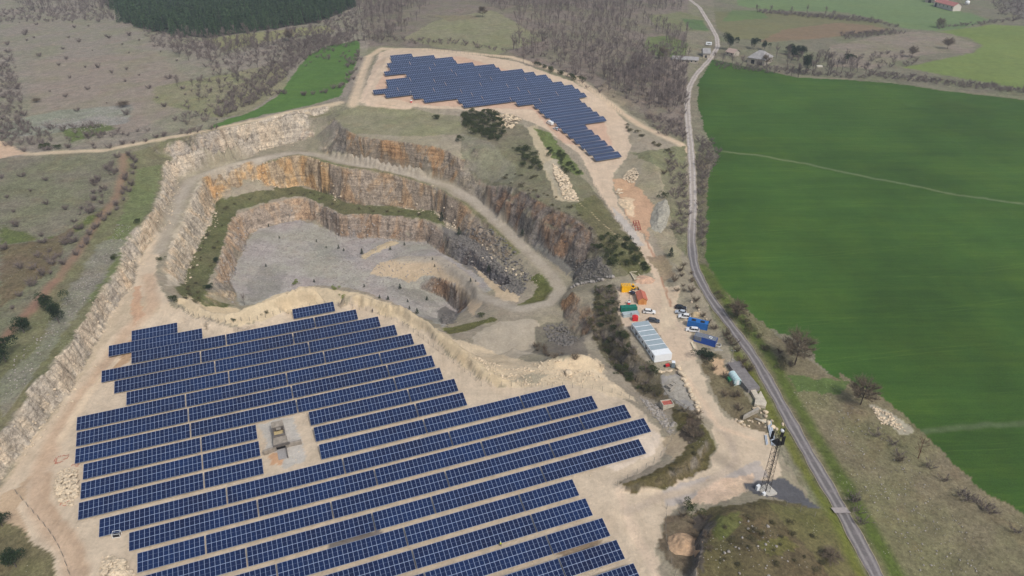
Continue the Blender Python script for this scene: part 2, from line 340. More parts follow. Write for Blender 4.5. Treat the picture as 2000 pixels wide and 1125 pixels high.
# hills and fields far away
area([(-300,-60),(700,-60),(720,90),(690,200),(450,250),(200,296),(60,305),(-300,330)], (136,128,117), .8)
area([(60,120),(300,100),(420,190),(250,260),(60,230)], (140,129,118), .6)
area([(420,230),(300,200),(300,170),(420,150),(560,120),(560,170),(480,225)], (133,128,104), .8)
area([(0,240),(120,215),(260,205),(250,240),(100,262),(0,270)], (140,137,130), .8)
area([(120,255),(200,240),(230,252),(140,278)], (100,108,70), .9)
area([(190,-60),(690,-60),(700,10),(620,45),(400,75),(300,62),(240,40)], (70,70,60), 1)
area([(400,76),(520,62),(640,50),(655,62),(560,72),(440,100)], (138,136,100), .5)
area([(720,90),(700,-60),(1350,-60),(1340,60),(1345,270),(1250,240),(1150,160),(1000,120),(850,95)], (122,112,103), .9)
area([(790,75),(850,40),(960,20),(1010,45),(1060,80),(960,110),(850,92)], (131,128,103), .6)
area([(850,30),(920,30),(940,36),(880,42)], (128,118,98), .6)
area([(1265,72),(1310,70),(1345,85),(1340,108),(1290,112),(1255,95)], (104,114,74), .6)
area([(1265,30),(1330,24),(1372,35),(1385,62),(1330,60),(1280,52)], (118,118,90), .6)
area([(1330,36),(1372,40),(1385,60),(1350,58)], (88,108,70), .6)
area([(1150,190),(1180,160),(1230,200),(1190,220)], (140,128,112), .6)
area([(1390,-60),(2300,-60),(2300,260),(2000,190),(1700,160),(1500,140),(1400,110)], (118,114,98), .9)
area([(1440,-60),(1780,-60),(1830,10),(1930,38),(1880,56),(1830,60),(1770,57),(1720,38),(1640,24),(1500,20),(1440,12)], (104,124,84), .3, .3)
area([(1395,22),(1480,24),(1620,28),(1700,42),(1745,57),(1700,68),(1560,78),(1430,76),(1400,55)], (112,112,82), .4, .3)
area([(1530,58),(1640,44),(1700,50),(1740,58),(1600,76),(1480,84)], (124,108,88), .4, .3)
area([(1430,20),(1490,22),(1500,36),(1410,42)], (98,116,74), .4, .3)
area([(1830,62),(1880,56),(1940,48),(2150,60),(2300,200),(2010,176),(1900,156),(1760,132),(1830,118),(1900,104),(1918,90),(1890,74)], (112,128,72), .3, .3)
area([(1620,90),(1760,62),(1860,66),(1905,84),(1895,104),(1830,104),(1790,110),(1700,135),(1620,130)], (134,124,112), .8)
area([(1940,-60),(2300,-60),(2300,60),(2010,42),(1960,20)], (112,106,98), .9)
# big green field east of the road
area([(1392,116),(1480,134),(1560,152),(1650,156),(1740,163),(1850,178),(2010,196),(2400,240),(2400,1300),(2120,1090),(1990,1005),(1900,950),(1840,905),(1800,850),(1760,810),(1730,805),(1700,765),(1640,745),(1600,715),(1575,670),(1500,640),(1450,600),(1400,560),(1378,500),(1377,440),(1385,340),(1402,305),(1378,260),(1362,200),(1364,160)], (58, 88, 35), .0, 1.)
line([(1400,295),(1480,304),(1560,318),(1700,348),(1850,378),(2010,400),(2200,430)], 1.0, (96,112,76), .3, .4)

line([(1800,845),(1860,838),(1930,832),(2050,826)], 1.0, (84,100,66), .3)
# west side between track and cliff
area([(-300,330),(0,316),(230,300),(240,330),(225,390),(170,460),(110,550),(0,660),(-300,760)], (120,115,100), .9)
area([(0,440),(100,470),(200,430),(215,400),(120,460),(0,480)], (98,104,66), .9)
area([(0,480),(90,470),(150,440),(100,530),(0,600)], (112,98,82), .9)
area([(-300,760),(0,665),(60,600),(170,470),(232,390),(246,300),(340,275),(600,228),(655,222),(610,232),(433,284),(336,308),(318,350),(300,410),(233,525),(177,612),(90,728),(0,850),(-300,1100)], (116,112,88), .8)
area([(270,330),(315,320),(300,400),(262,450),(230,520),(180,590),(140,600),(180,520),(230,440)], (110,116,80), .8)
area([(60,700),(140,560),(200,470),(250,470),(170,590),(100,690),(0,820),(0,740)], (128,124,112), .8)
# bare quarry land in general
area([(-300,1300),(-300,1150),(0,850),(177,612),(300,410),(318,350),(336,308),(640,240),(690,205),(740,100),(1000,115),(1200,200),(1330,285),(1345,310),(1345,480),(1380,590),(1440,720),(1500,860),(1600,1000),(1720,1300)], (152,142,126), .35)
area([(360,360),(500,300),(640,240),(690,205),(700,290),(640,300),(500,318)], (140,132,116), .5)
area([(640,240),(690,205),(800,212),(900,228),(905,262),(800,268),(690,262),(655,262)], (136,131,108), .6)
area([(655,232),(690,262),(680,300),(640,295),(615,270)], (128,120,110), .7)
area([(905,225),(1020,245),(1080,290),(1160,370),(1230,470),(1260,530),(1190,545),(1100,480),(1000,400),(930,350),(900,310)], (120,114,96), .8)
area([(940,410),(1000,400),(1100,470),(1130,500),(1110,540),(1060,500),(1000,440)], (118,114,110), .4)
area([(1110,500),(1170,500),(1200,540),(1120,558)], (110,106,100), .4)
area([(1030,250),(1050,245),(1090,330),(1110,395),(1085,390),(1060,320)], (182,168,142), .1)
area([(1042,250),(1075,262),(1140,340),(1125,345),(1080,310)], (104,112,70), .9)
area([(1060,320),(1085,310),(1130,395),(1100,392)], (170,160,140), .2)
area([(1120,400),(1160,380),(1250,490),(1275,530),(1240,545),(1160,470)], (104,100,74), .9)
# plateau with the near array
area([(-200,1300),(-200,1110),(-60,1015),(0,950),(67,853),(133,767),(193,662),(220,605),(263,552),(270,500),(320,446),(330,440),(318,480),(300,540),(330,590),(380,621),(430,634),(480,638),(530,622),(570,604),(630,588),(710,599),(748,607),(790,629),(835,652),(872,692),(910,722),(935,743),(970,757),(1040,755),(1130,755),(1200,770),(1250,800),(1290,845),(1305,880),(1285,905),(1205,945),(1240,962),(1300,955),(1385,915),(1400,870),(1385,820),(1330,745),(1310,700),(1295,660),(1340,620),(1360,690),(1385,770),(1410,815),(1445,828),(1500,830),(1510,870),(1525,930),(1480,960),(1400,980),(1320,995),(1290,1030),(1285,1080),(1300,1300)], (200,183,161), 0, 0, 1)
area([(0,960),(60,870),(130,780),(190,690),(240,640),(300,620),(320,600),(260,560),(200,650),(100,807),(0,950)], (188,172,150), .1, 0, 1)
area([(0,970),(60,930),(40,990),(60,1050),(120,1125),(60,1125),(0,1040)], (186,163,138), .1, 0, 1)
area([(-200,1300),(-100,1060),(0,1010),(40,1030),(100,1090),(130,1150),(140,1300)], (112,104,80), .9)
# pit
area([(470,600),(450,545),(477,485),(500,448),(587,429),(640,448),(753,469),(833,474),(893,512),(967,562),(930,580),(900,612),(867,640),(800,605),(740,580),(690,565),(627,558),(587,560),(520,590)], (162,155,151), .5, 0, .5)
area([(880,500),(967,562),(1015,582),(1030,560),(980,520),(930,470),(860,440)], (120,115,110), .3)
area([(850,610),(867,598),(900,612),(880,634),(860,630)], (112,108,104), .2)
area([(340,560),(353,558),(377,498),(393,464),(412,435),(418,395),(500,376),(567,364),(633,375),(680,397),(793,407),(850,413),(870,445),(847,435),(777,423),(667,417),(593,383),(550,386),(467,413),(447,442),(430,500),(413,538),(400,580),(460,600),(430,608),(395,598),(355,580)], (98,97,68), .9)
area([(1030,545),(1050,535),(1072,545),(1080,562),(1070,588),(1020,602),(1012,596),(1040,580),(1052,562)], (98,98,58), .9)
area([(866,645),(900,636),(960,620),(968,626),(930,640),(880,654)], (100,98,60), .9)
area([(320,560),(340,455),(360,415),(390,350),(420,355),(415,430),(380,495),(350,558)], (186,174,156), .1)
area([(720,536),(740,514),(783,502),(850,502),(892,518),(932,554),(942,590),(924,618),(905,580),(885,560),(850,542),(825,541),(800,553),(765,542)], (192,172,146), .08)
area([(703,500),(740,480),(770,468),(778,474),(750,488),(712,506)], (196,178,148), .05)
area([(918,512),(935,518),(985,560),(1015,580),(1010,592),(980,588),(950,555)], (196,176,148), .05)
area([(930,650),(975,628),(1045,625),(1060,650),(1040,690),(990,705),(945,690),(920,670)], (176,165,148), .05, 0, 1)
area([(870,660),(930,672),(1000,700),(1060,710),(1150,690),(1180,730),(1250,790),(1130,755),(1000,757),(960,750),(900,705)], (204,186,160), .1)
area([(345,590),(367,577),(400,600),(467,606),(550,572),(587,559),(627,562),(700,575),(783,600),(877,655),(933,710),(1000,743),(970,757),(910,722),(835,652),(748,607),(630,588),(530,622),(470,638),(380,620)], (203,185,156), .05)
line([(310,490),(338,430),(352,385),(374,350),(450,325),(560,300),(610,301),(690,320),(790,338),(880,365),(930,395),(985,445),(1030,490),(1075,535),(1095,565),(1075,592),(1010,604),(940,580),(900,535),(856,505),(783,505)], 2.6, (170,160,146), .1, 0, 1)
line([(500,330),(583,308),(617,316),(733,336),(833,366),(910,400),(967,452),(1010,492)], 1.3, (118,114,84), .8)
area([(480,560),(515,515),(560,530),(545,575),(490,592)], (146,140,137), .5, 0, .5); area([(600,470),(680,490),(700,510),(620,500)], (148,143,140), .5, 0, .5); area([(760,560),(830,570),(860,600),(820,600)], (144,138,134), .5, 0, .5)  # darker pit floor patches: shade of hollows painted into the ground colour
area([(1045,640),(1095,628),(1140,665),(1150,690),(1090,700),(1040,690)], (124,116,106), .5); area([(1000,745),(1040,728),(1070,735),(1050,750)], (172,160,142), .3); area([(1070,712),(1110,698),(1165,698),(1185,720),(1130,730)], (208,188,160), .1)
area([(905,262),(960,280),(1010,330),(1000,360),(940,350),(900,320)], (132,126,112), .7); area([(1060,395),(1150,440),(1200,500),(1160,490),(1090,430)], (104,98,82), .9)
# far array pad and roads
area([(700,200),(740,105),(760,96),(860,98),(1000,118),(1120,160),(1190,205),(1225,240),(1232,290),(1215,320),(1195,345),(1205,400),(1270,480),(1300,560),(1330,640),(1360,700),(1310,710),(1280,640),(1210,640),(1205,560),(1280,545),(1240,470),(1190,410),(1160,360),(1130,300),(1060,250),(1000,222),(900,214),(800,210)], (200,180,158), 0, 0, 1)
area([(735,170),(765,120),(900,110),(1100,170),(1180,240),(1200,300),(1100,280),(1040,215),(820,205),(730,185)], (196,166,144), 0, 0, 1)
line([(690,205),(700,170),(722,110),(745,96),(830,96),(1000,112),(1120,150),(1180,195),(1250,245),(1330,282),(1347,300)], 3.0, (200,180,155), 0, 0, 1)
line([(-60,300),(0,292),(60,302),(200,294),(350,266),(480,240),(600,213),(665,200)], 2.2, (196,178,152), 0, 0, 1)
area([(-200,250),(0,275),(50,300),(0,310),(-200,320)], (196,170,146), .1)
line([(240,302),(241,340),(228,385),(180,450),(140,510),(120,540)], 1.7, (138, 116, 98), .2)
line([(110,548),(60,605),(30,640),(0,670),(-60,720)], 1.7, (140, 112, 96), .2)
line([(1130,395),(1160,420),(1215,470),(1262,530)], .1, (190,170,140))

area([(395,256),(430,240),(500,215),(545,187),(568,152),(600,110),(640,90),(700,78),(704,92),(690,140),(664,188),(600,206),(520,226),(440,244)], (80, 110, 54), .35, .4)
# wheel tracks and stained patches on the bare ground
line([(150,1125),(140,1080),(100,1030),(72,985),(75,935),(100,870),(150,790),(200,720),(250,650),(300,600),(290,540)], 2.4, (192, 168, 144))
line([(165,1125),(150,1060),(110,1010),(90,975),(95,930)], 1.0, (184,160,136)); line([(120,860),(180,760),(240,690),(330,640)], 1.3, (214, 194, 168))
area([(258,560),(275,560),(282,620),(262,640)], (190,158,132), .1); area([(255,665),(300,655),(260,700),(200,745)], (186, 156, 126), .1); area([(500,830),(570,815),(590,860),(600,900),(560,915),(530,880)], (186, 180, 172), .1)
area([(520,890),(560,885),(556,905),(528,912)], (190,152,120), .1); area([(650,1050),(720,1035),(760,1050),(690,1090),(620,1100)], (126, 118, 112), .2); area([(640,1030),(760,1000),(740,1030),(660,1050)], (150, 140, 130), .2); area([(1080,1080),(1140,1040),(1180,1060),(1120,1100)], (150, 132, 112), .2)
area([(1130,850),(1250,830),(1290,850),(1280,890),(1200,920),(1140,900)], (214, 198, 180)); area([(1290,955),(1400,930),(1480,900),(1500,930),(1400,975),(1300,990)], (182, 172, 164)); area([(1380,940),(1470,925),(1465,960),(1400,985),(1340,990)], (212, 186, 164), .2)
line([(1210,965),(1230,1020),(1260,1080),(1290,1140)], 1.2, (210, 190, 168)); line([(1370,800),(1420,850),(1440,900),(1380,950),(1290,975),(1220,1000)], 1.1, (188, 172, 154)); line([(1345,740),(1400,830),(1470,860)], .9, (212, 190, 166))
line([(745,104),(735,140),(712,190),(720,205),(800,212)], 1.6, (206, 184, 162)); area([(1290,560),(1330,560),(1320,640),(1290,650)], (202, 184, 160)); area([(1195,405),(1225,430),(1260,480),(1245,480),(1205,430)], (186, 178, 170))
line([(1262,470),(1285,520),(1310,600)], .4, (172, 134, 110)); area([(1260,500),(1300,500),(1320,540),(1300,550)], (150, 132, 112), .5)
# around the yard
area([(1165,560),(1200,555),(1210,620),(1245,695),(1290,730),(1330,760),(1350,800),(1380,830),(1300,800),(1240,760),(1180,700),(1150,640)], (106, 98, 80), .8)
area([(1290,735),(1330,730),(1362,795),(1340,800),(1300,770)], (150,146,142), .0, 0, 1)
area([(1205,948),(1280,925),(1330,890),(1330,850),(1310,800),(1345,805),(1385,840),(1396,875),(1380,915),(1300,955),(1240,966)], (92,84,56), .9)
area([(1290,860),(1330,840),(1345,870),(1310,905)], (172,155,132), .3)
area([(1255,320),(1285,300),(1310,360),(1320,440),(1340,540),(1300,500),(1262,440),(1240,380)], (152,142,122), .5)
area([(1195,350),(1235,350),(1275,400),(1265,470),(1225,420)], (192,158,130), .15)
area([(1215,385),(1238,388),(1240,425),(1228,420)], (214,190,160), .0)
area([(1230,300),(1340,285),(1345,500),(1320,480),(1290,330)], (124,120,98), .8)
area([(1345,300),(1385,300),(1378,500),(1400,560),(1450,605),(1420,640),(1360,560)], (112,106,88), .9)
area([(1368,690),(1400,690),(1470,790),(1510,850),(1440,828),(1400,790)], (118,106,86), .8)
area([(1385,700),(1410,700),(1425,735),(1400,730)], (196,168,138), .1)
area([(1455,945),(1530,935),(1610,1005),(1590,1010),(1520,975),(1475,970)], (92,92,98), .2)
area([(1360,1000),(1480,978),(1560,985),(1650,1050),(1720,1300),(1340,1300),(1365,1080)], (98,88,66), .95)
area([(1300,1010),(1360,1005),(1372,1040),(1360,1140),(1300,1100),(1285,1060)], (112,98,84), .8)
area([(1395,1010),(1440,1000),(1450,1030),(1410,1060),(1390,1050)], (98, 98, 60), .9); area([(1480,1060),(1540,1050),(1560,1075),(1500,1085)], (106, 102, 62), .9); area([(1360,1010),(1385,1010),(1372,1125),(1352,1125)], (84, 76, 72), .7)
area([(1340,812),(1362,815),(1372,850),(1345,868),(1330,850)], (86, 74, 66), .9); area([(1500,985),(1610,1000),(1640,1040),(1700,1150),(1640,1150)], (106,100,68), .85)
# right hillside and verges
area([(1400,560),(1450,600),(1560,690),(1640,745),(1700,765),(1760,812),(1840,905),(1990,1005),(2120,1100),(2120,1300),(1780,1300),(1700,1090),(1560,830),(1440,640)], (120,112,90), .8)
area([(1640,730),(1740,790),(1790,840),(1900,940),(1850,930),(1760,860),(1650,790)], (122,113,92), .8)
area([(1700,790),(1745,810),(1790,845),(1760,850),(1710,815)], (168,160,146), .3)
area([(1540,735),(1660,745),(1640,770),(1560,765)], (92,108,62), .5)
line([(1372,520),(1400,565),(1450,628),(1500,690),(1545,770),(1610,880),(1680,1000),(1770,1160)], 2.2, (88,98,50), .7)
line([(1440,690),(1500,790),(1560,900),(1620,1000),(1690,1140)], 1.8, (104,106,54), .7)
line([(1345,480),(1372,560),(1420,640)], 1.5, (118,112,84), .7)

def paint(x, y):
    n = len(x); wx = x + fbm(x, y, 3.5, 61, 3) * 1.6; wy = y + fbm(x, y, 3.5, 67, 3) * 1.6
    c = np.empty((n, 3)); c[:] = lin(126, 120, 104); k = np.empty((n, 3)); k[:] = (.8, 0, 0)
    for z in Z:
        if z[0] == 'a': q = inpoly(z[1], wx, wy).astype(float)
        else: q = np.clip(1.5 - dline(z[1], x + (wx - x) * .5, y + (wy - y) * .5, z[6] + 2) / z[6] * 1.0, 0, 1)
        i = q > 0; a = q[i][:, None]
        c[i] = c[i] * (1 - a) + np.array(lin(*z[2])) * a; k[i] = k[i] * (1 - a) + np.array((z[3], 0, z[4])) * a
    return c, k
def flatmask():
    ny, nx = H1.shape; X, Y = np.meshgrid(FX0 + np.arange(nx) * 1., FY0 + np.arange(ny) * 1.); x, y = X.ravel(), Y.ravel()
    r = np.full(x.shape, .5)
    for z in Z:
        if z[0] == 'a': q = inpoly(z[1], x, y)
        else: q = dline(z[1], x, y, z[6] + 3) < z[6] * 1.5
        r[q] = 0 if (z[5] == 1 or z[4] > .5) else (.3 if z[5] else .6)
    return blur(r.reshape(H1.shape), 3)
ROUGH = flatmask()
RD = ROADW[:, :2]

def axis(parts):
    o = []
    for a, b, h in parts: o += list(np.arange(a, b, h))
    return np.array(o)
gx = np.unique(np.concatenate([-np.geomspace(700, 9000, 22), axis([(-700,-300,5),(-300,-190,2),(-190,-150,1.2),(-150,150,.66),(150,260,1.3),(260,420,3),(420,800,6)]), np.geomspace(800, 9000, 22)]))
gy = np.unique(np.concatenate([axis([(-40,60,10),(60,98,2),(98,420,.66),(420,560,1.2),(560,700,2),(700,1000,4)]), np.geomspace(1000, 12000, 26), -np.geomspace(41, 6000, 14)]))
XX, YY = np.meshgrid(gx, gy); xf, yf = XX.ravel(), YY.ravel()
zf = Hf(xf, yf)
dr = dline(RD, xf, yf, 8); zr = H0(xf, yf) - .12; t_ = np.clip((dr - 2.6) / 2.0, 0, 1); zf = zr * (1 - t_) + zf * t_
Cc, Kk = paint(xf, yf)
ZZ = zf.reshape(XX.shape)
sx = np.gradient(ZZ, axis=1) / np.gradient(XX, axis=1); sy = np.gradient(ZZ, axis=0) / np.gradient(YY, axis=0)
slope = np.hypot(sx, sy).ravel(); st = np.clip((slope - .75) / .5, 0, 1)
BERM = hp(dens([(340,596),(352,575),(400,596),(467,601),(550,568),(587,555),(627,558),(700,571),(783,596),(877,650),(933,705),(1000,740),(970,762),(910,728),(835,658),(748,612),(630,592),(530,627),(470,642),(380,624)], 4))
st[inpoly(BERM, xf, yf)] *= .12
MOUND = hp(dens([(723,533),(740,516),(790,504),(850,504),(890,520),(930,556),(938,590),(922,612),(905,575),(885,556),(850,538),(825,538),(800,550),(770,538)], 4)); st[inpoly(MOUND, xf, yf)] *= .1
BENCH = hp(dens([(353,575),(366,532),(380,500),(396,466),(416,436),(421,397),(500,379),(567,367),(633,378),(680,399),(793,409),(850,415),(847,433),(777,421),(717,417),(667,415),(633,403),(593,381),(550,384),(500,399),(465,411),(445,440),(434,482),(421,513),(401,560),(393,592)], 4)); st[inpoly(BENCH, xf, yf)] *= .15
st *= np.clip((dline(HAUL[:, :2], xf, yf, 6) - 2.6) / 1.2, .05, 1)
# cliff tints (pixel polygons, applied where it is steep)
TINT = [([(0,840),(190,580),(340,300),(370,330),(270,520),(270,580),(200,680),(80,860),(0,980)], (204,190,170), .1), ([(320,300),(660,210),(660,280),(480,320),(340,345)], (184,172,156), .25),
 ([(340,570),(370,400),(440,320),(430,400),(380,520),(360,580)], (198,182,158), .3), ([(390,330),(560,290),(640,300),(640,385),(560,372),(420,400)], (198,170,130), .5),
 ([(640,310),(780,335),(900,385),(1000,480),(1075,560),(1020,560),(940,490),(850,420),(640,395)], (168,148,124), .3),
 ([(440,400),(600,380),(660,415),(620,440),(480,470),(460,560),(410,560)], (178,158,136), .25), ([(640,400),(850,425),(880,520),(750,475),(640,455)], (164,144,124), .3),
 ([(860,440),(1010,540),(1000,580),(900,515)], (112,108,108), .1), ([(680,250),(910,280),(910,345),(680,310)], (156,138,114), .5), ([(940,350),(1170,440),(1150,500),(1000,440),(940,400)], (134,118,104), .3), 
([(820,530),(930,570),(910,625),(820,570)], (132,118,104), .3), ([(1090,560),(1160,560),(1170,640),(1120,665),(1090,630)], (150,130,108), .4),
 ([(350,575),(600,560),(900,690),(1000,760),(900,730),(600,600),(380,620)], (204,182,150), .2)]
Co = Kk[:, 1] * 0; Cr = Cc.copy(); Cr[:] = Cr * .8 + np.array(lin(160, 146, 126)) * .2
for P, rgb, orange in TINT:
    P = hp(dens(P, 4)); i = inpoly(P, xf + fbm(xf, yf, 9, 71) * 5, yf + fbm(xf, yf, 9, 73) * 5); Cr[i] = lin(*rgb); Co[i] = orange
# the pale west cliff follows its own edge line
for k_, rgb, orange, w_ in ((0, (206, 192, 172), .12, 7.), (2, (192, 168, 136), .5, 11.)):
    i = dline(BL[k_][:, :2], xf, yf, w_) < w_; 
    if k_ == 2: i &= (xf < -100) & (yf < 330); rgb = (208, 192, 168); orange = .3
    Cr[i] = lin(*rgb); Co[i] = orange
Kk[:, 1] = st
me = bpy.data.meshes.new('ground')
nY, nX = XX.shape
idx = np.arange(nX * nY).reshape(nY, nX)
q = np.stack([idx[:-1, :-1], idx[:-1, 1:], idx[1:, 1:], idx[1:, :-1]], -1).reshape(-1, 4)
co = np.stack([xf, yf, zf], 1)
# ledges and buttresses: push steep vertices sideways, unevenly with height
amp = np.clip(st, 0, 1) * (np.abs(xf) < 200) * (yf < 460)
g1 = fbm(xf + zf * .6, yf * .35 + zf * 2.1, 2.6, 81, 2) * 1.0 + fbm(xf, yf, 3.2, 85, 2) * 1.1
nx_, ny_ = sx.ravel() / (slope + 1e-6), sy.ravel() / (slope + 1e-6)
co[:, 0] += -nx_ * g1 * amp * .8; co[:, 1] += -ny_ * g1 * amp * .8
me.vertices.add(len(co)); me.vertices.foreach_set('co', co.ravel().astype(np.float32))
me.loops.add(len(q) * 4); me.loops.foreach_set('vertex_index', q.ravel().astype(np.int32))
me.polygons.add(len(q)); me.polygons.foreach_set('loop_start', np.arange(0, len(q) * 4, 4, dtype=np.int32)); me.polygons.foreach_set('loop_total', np.full(len(q), 4, np.int32))
me.update(calc_edges=True); me.shade_smooth()
for nm, a in (('Col', Cc), ('Rock', Cr), ('M', np.stack([Kk[:, 0], Kk[:, 1], Kk[:, 2]], 1)), ('Or', np.stack([Co] * 3, 1))):
    at = me.attributes.new(nm, 'FLOAT_COLOR', 'POINT'); at.data.foreach_set('color', np.c_[a, np.ones(len(a))].ravel().astype(np.float32))
ground = bpy.data.objects.new('ground', me); COL.objects.link(ground); ground['kind'] = 'structure'

g = NG('ground_soil_rock_grass', .95, .1); p = g.pos(); M = g.attr('M'); sep = g.n('ShaderNodeSeparateColor'); g.t.links.new(M.outputs['Color'], sep.inputs[0])
veg, rock, crop = sep.outputs
C = g.attr('Col').outputs['Color']; RK = g.attr('Rock').outputs['Color']; ORR = g.attr('Or').outputs['Fac']
nA = g.noise(p, .035, 4, .6); nB = g.noise(p, .22, 5, .65); nC = g.noise(p, 1.1, 5, .7); nD = g.noise(p, 5., 3, .7)
# bare soil
b1 = g.math('MULTIPLY', g.ramp(nB, .3, .7, .86, 1.12), g.ramp(nC, .25, .75, .88, 1.12)); b1 = g.math('MULTIPLY', b1, g.ramp(nD, .3, .7, .95, 1.05))
bare = g.mix(1., C, _rgb(g, b1), 'MULTIPLY')
rut = g.n('ShaderNodeMapping'); g.put(rut.inputs[0], g.vec('ADD', p, _rgb(g, g.math('MULTIPLY', g.noise(p, .05, 3), 9.)))); rut.inputs['Scale'].default_value = (.9, .07, .1); bare = g.mix(g.ramp(g.noise(rut.outputs[0], 1., 3, .6), .5, .66, 0, .5), bare, g.mix(1., bare, (.86, .85, .84), 'MULTIPLY'))
bare = g.mix(g.ramp(g.noise(p, .9, 5, .8), .58, .64, 0, .35), bare, g.mix(1., bare, (1.2, 1.2, 1.2), 'MULTIPLY'))
bare = g.mix(g.ramp(nA, .5, .75, 0, .35), bare, g.mix(1., C, (.86, .76, .66), 'MULTIPLY'))
# dry grass and scrub: mottled green / straw / dark tufts
v1 = g.math('MULTIPLY', g.ramp(nC, .3, .7, .56, 1.44), g.ramp(nB, .3, .7, .74, 1.26)); v1 = g.math('MULTIPLY', v1, g.ramp(nD, .25, .75, .68, 1.32))
gr = g.mix(1., C, _rgb(g, v1), 'MULTIPLY')
gr = g.mix(g.ramp(nA, .42, .6, 0, .55), gr, g.mix(1., gr, (.8, 1.0, .66), 'MULTIPLY'))
gr = g.mix(g.ramp(g.noise(p, .09, 5, .7), .52, .64, 0, .5), gr, g.mix(1., gr, (1.08, .92, .86), 'MULTIPLY'))
sc_ = g.math('MULTIPLY', g.ramp(g.noise(p, .42, 5, .75), .54, .63), g.ramp(g.noise(p, .03, 4, .7), .44, .58)); gr = g.mix(g.math('MULTIPLY', sc_, .6), gr, g.mix(1., gr, (.5, .46, .44), 'MULTIPLY'))
st_ = g.n('ShaderNodeTexVoronoi'); st_.inputs['Scale'].default_value = 1.15; g.put(st_.inputs['Vector'], p)
spk = g.math('MULTIPLY', g.math('LESS_THAN', st_.outputs['Distance'], .15), g.math('GREATER_THAN', g.noise(p, .07, 4, .7), .575))
gr = g.mix(g.math('MULTIPLY', spk, .75), gr, lin(190, 186, 176))
land = g.mix(veg, bare, gr)
# crop rows
mp = g.n('ShaderNodeMapping'); g.put(mp.inputs[0], p); mp.inputs['Rotation'].default_value = (0, 0, R(-8)); mp.inputs['Scale'].default_value = (.02, .35, .1)
r1 = g.noise(mp.outputs[0], 1., 5, .7); mp2 = g.n('ShaderNodeMapping'); g.put(mp2.inputs[0], p); mp2.inputs['Rotation'].default_value = (0, 0, R(6)); mp2.inputs['Scale'].default_value = (.12, 1.8, .1)
r2 = g.noise(mp2.outputs[0], 1., 3, .7)
cr = g.math('MULTIPLY', g.ramp(r1, .3, .7, .88, 1.12), g.ramp(r2, .25, .75, .9, 1.1)); cr = g.math('MULTIPLY', cr, g.ramp(g.noise(p, 2.4, 4, .8), .25, .75, .72, 1.28)); cr = g.math('MULTIPLY', cr, g.ramp(g.noise(p, .016, 5, .65), .32, .68, .76, 1.24))
mp3 = g.n('ShaderNodeMapping'); g.put(mp3.inputs[0], g.vec('ADD', p, _rgb(g, g.math('MULTIPLY', g.noise(p, .01, 2), 14.)))); mp3.inputs['Rotation'].default_value = (0, 0, R(-9)); s3 = g.n('ShaderNodeSeparateXYZ'); g.put(s3.inputs[0], mp3.outputs[0])
tl_ = g.math('ABSOLUTE', g.math('SUBTRACT', g.math('FRACT', g.math('DIVIDE', s3.outputs[1], 21.)), .5)); tl_ = g.math('MULTIPLY', g.math('LESS_THAN', g.math('ABSOLUTE', g.math('SUBTRACT', tl_, .05)), .011), g.ramp(g.noise(p, .05, 3), .4, .6, .0, .55))
cropc = g.mix(1., C, _rgb(g, cr), 'MULTIPLY'); cropc = g.mix(tl_, cropc, g.mix(1., cropc, (1.7, 1.45, 1.5), 'MULTIPLY')); cropc = g.mix(g.ramp(r1, .45, .7, 0, .4), cropc, g.mix(1., cropc, (1.35, 1.06, .8), 'MULTIPLY'))
cropc = g.mix(g.ramp(g.noise(p, .028, 5, .7), .46, .66, 0, .6), cropc, g.mix(1., cropc, (1.35, 1.12, .95), 'MULTIPLY'))
land = g.mix(crop, land, cropc)
# rock faces
m3 = g.n('ShaderNodeMapping'); g.put(m3.inputs[0], p); m3.inputs['Scale'].default_value = (.5, .5, .26); k1 = g.noise(m3.outputs[0], 1., 6, .75, .5)
m6 = g.n('ShaderNodeMapping'); g.put(m6.inputs[0], g.vec('ADD', p, _rgb(g, g.math('MULTIPLY', g.noise(p, .6, 3, .7), 2.2)))); m6.inputs['Scale'].default_value = (.42, .42, .62); vo = g.n('ShaderNodeTexVoronoi', feature='DISTANCE_TO_EDGE'); g.put(vo.inputs['Vector'], m6.outputs[0]); vo.inputs['Scale'].default_value = 1.; vo.inputs['Randomness'].default_value = 1.; blk = g.ramp(vo.outputs['Distance'], .0, .09, .68, 1.)
m4 = g.n('ShaderNodeMapping'); g.put(m4.inputs[0], p); m4.inputs['Scale'].default_value = (.05, .05, .9); k2 = g.noise(m4.outputs[0], 1., 5, .7, .3)
m5 = g.n('ShaderNodeMapping'); g.put(m5.inputs[0], p); m5.inputs['Scale'].default_value = (.11, .11, .035); k3 = g.noise(m5.outputs[0], 1., 4, .65, .6)
rf = g.math('MULTIPLY', g.ramp(k1, .34, .56, .45, 1.12), g.ramp(k2, .35, .65, .72, 1.18)); rf = g.math('MULTIPLY', g.math('MULTIPLY', rf, blk), g.ramp(g.noise(p, 1.6, 4, .8), .3, .7, .74, 1.26))
rc = g.mix(g.math('MULTIPLY', g.ramp(k3, .47, .62, 0, .85), ORR), RK, lin(198, 142, 88)); rc = g.mix(g.math('MULTIPLY', g.ramp(k3, .54, .44, 0, .7), 1.), rc, g.mix(.55, rc, lin(158, 152, 148)))
rc = g.mix(1., rc, _rgb(g, rf), 'MULTIPLY')
g.col(g.mix(rock, land, rc)); 
hh = g.math('ADD', g.math('MULTIPLY', nC, 1.), g.math('MULTIPLY', nD, .35)); hh = g.math('ADD', hh, g.math('MULTIPLY', g.math('ADD', k1, k2), g.math('MULTIPLY', rock, 2.2)))
g.bump(hh, .55, .55); me.materials.append(g.m)
print('ground', len(co), round(time.time() - T0, 1))

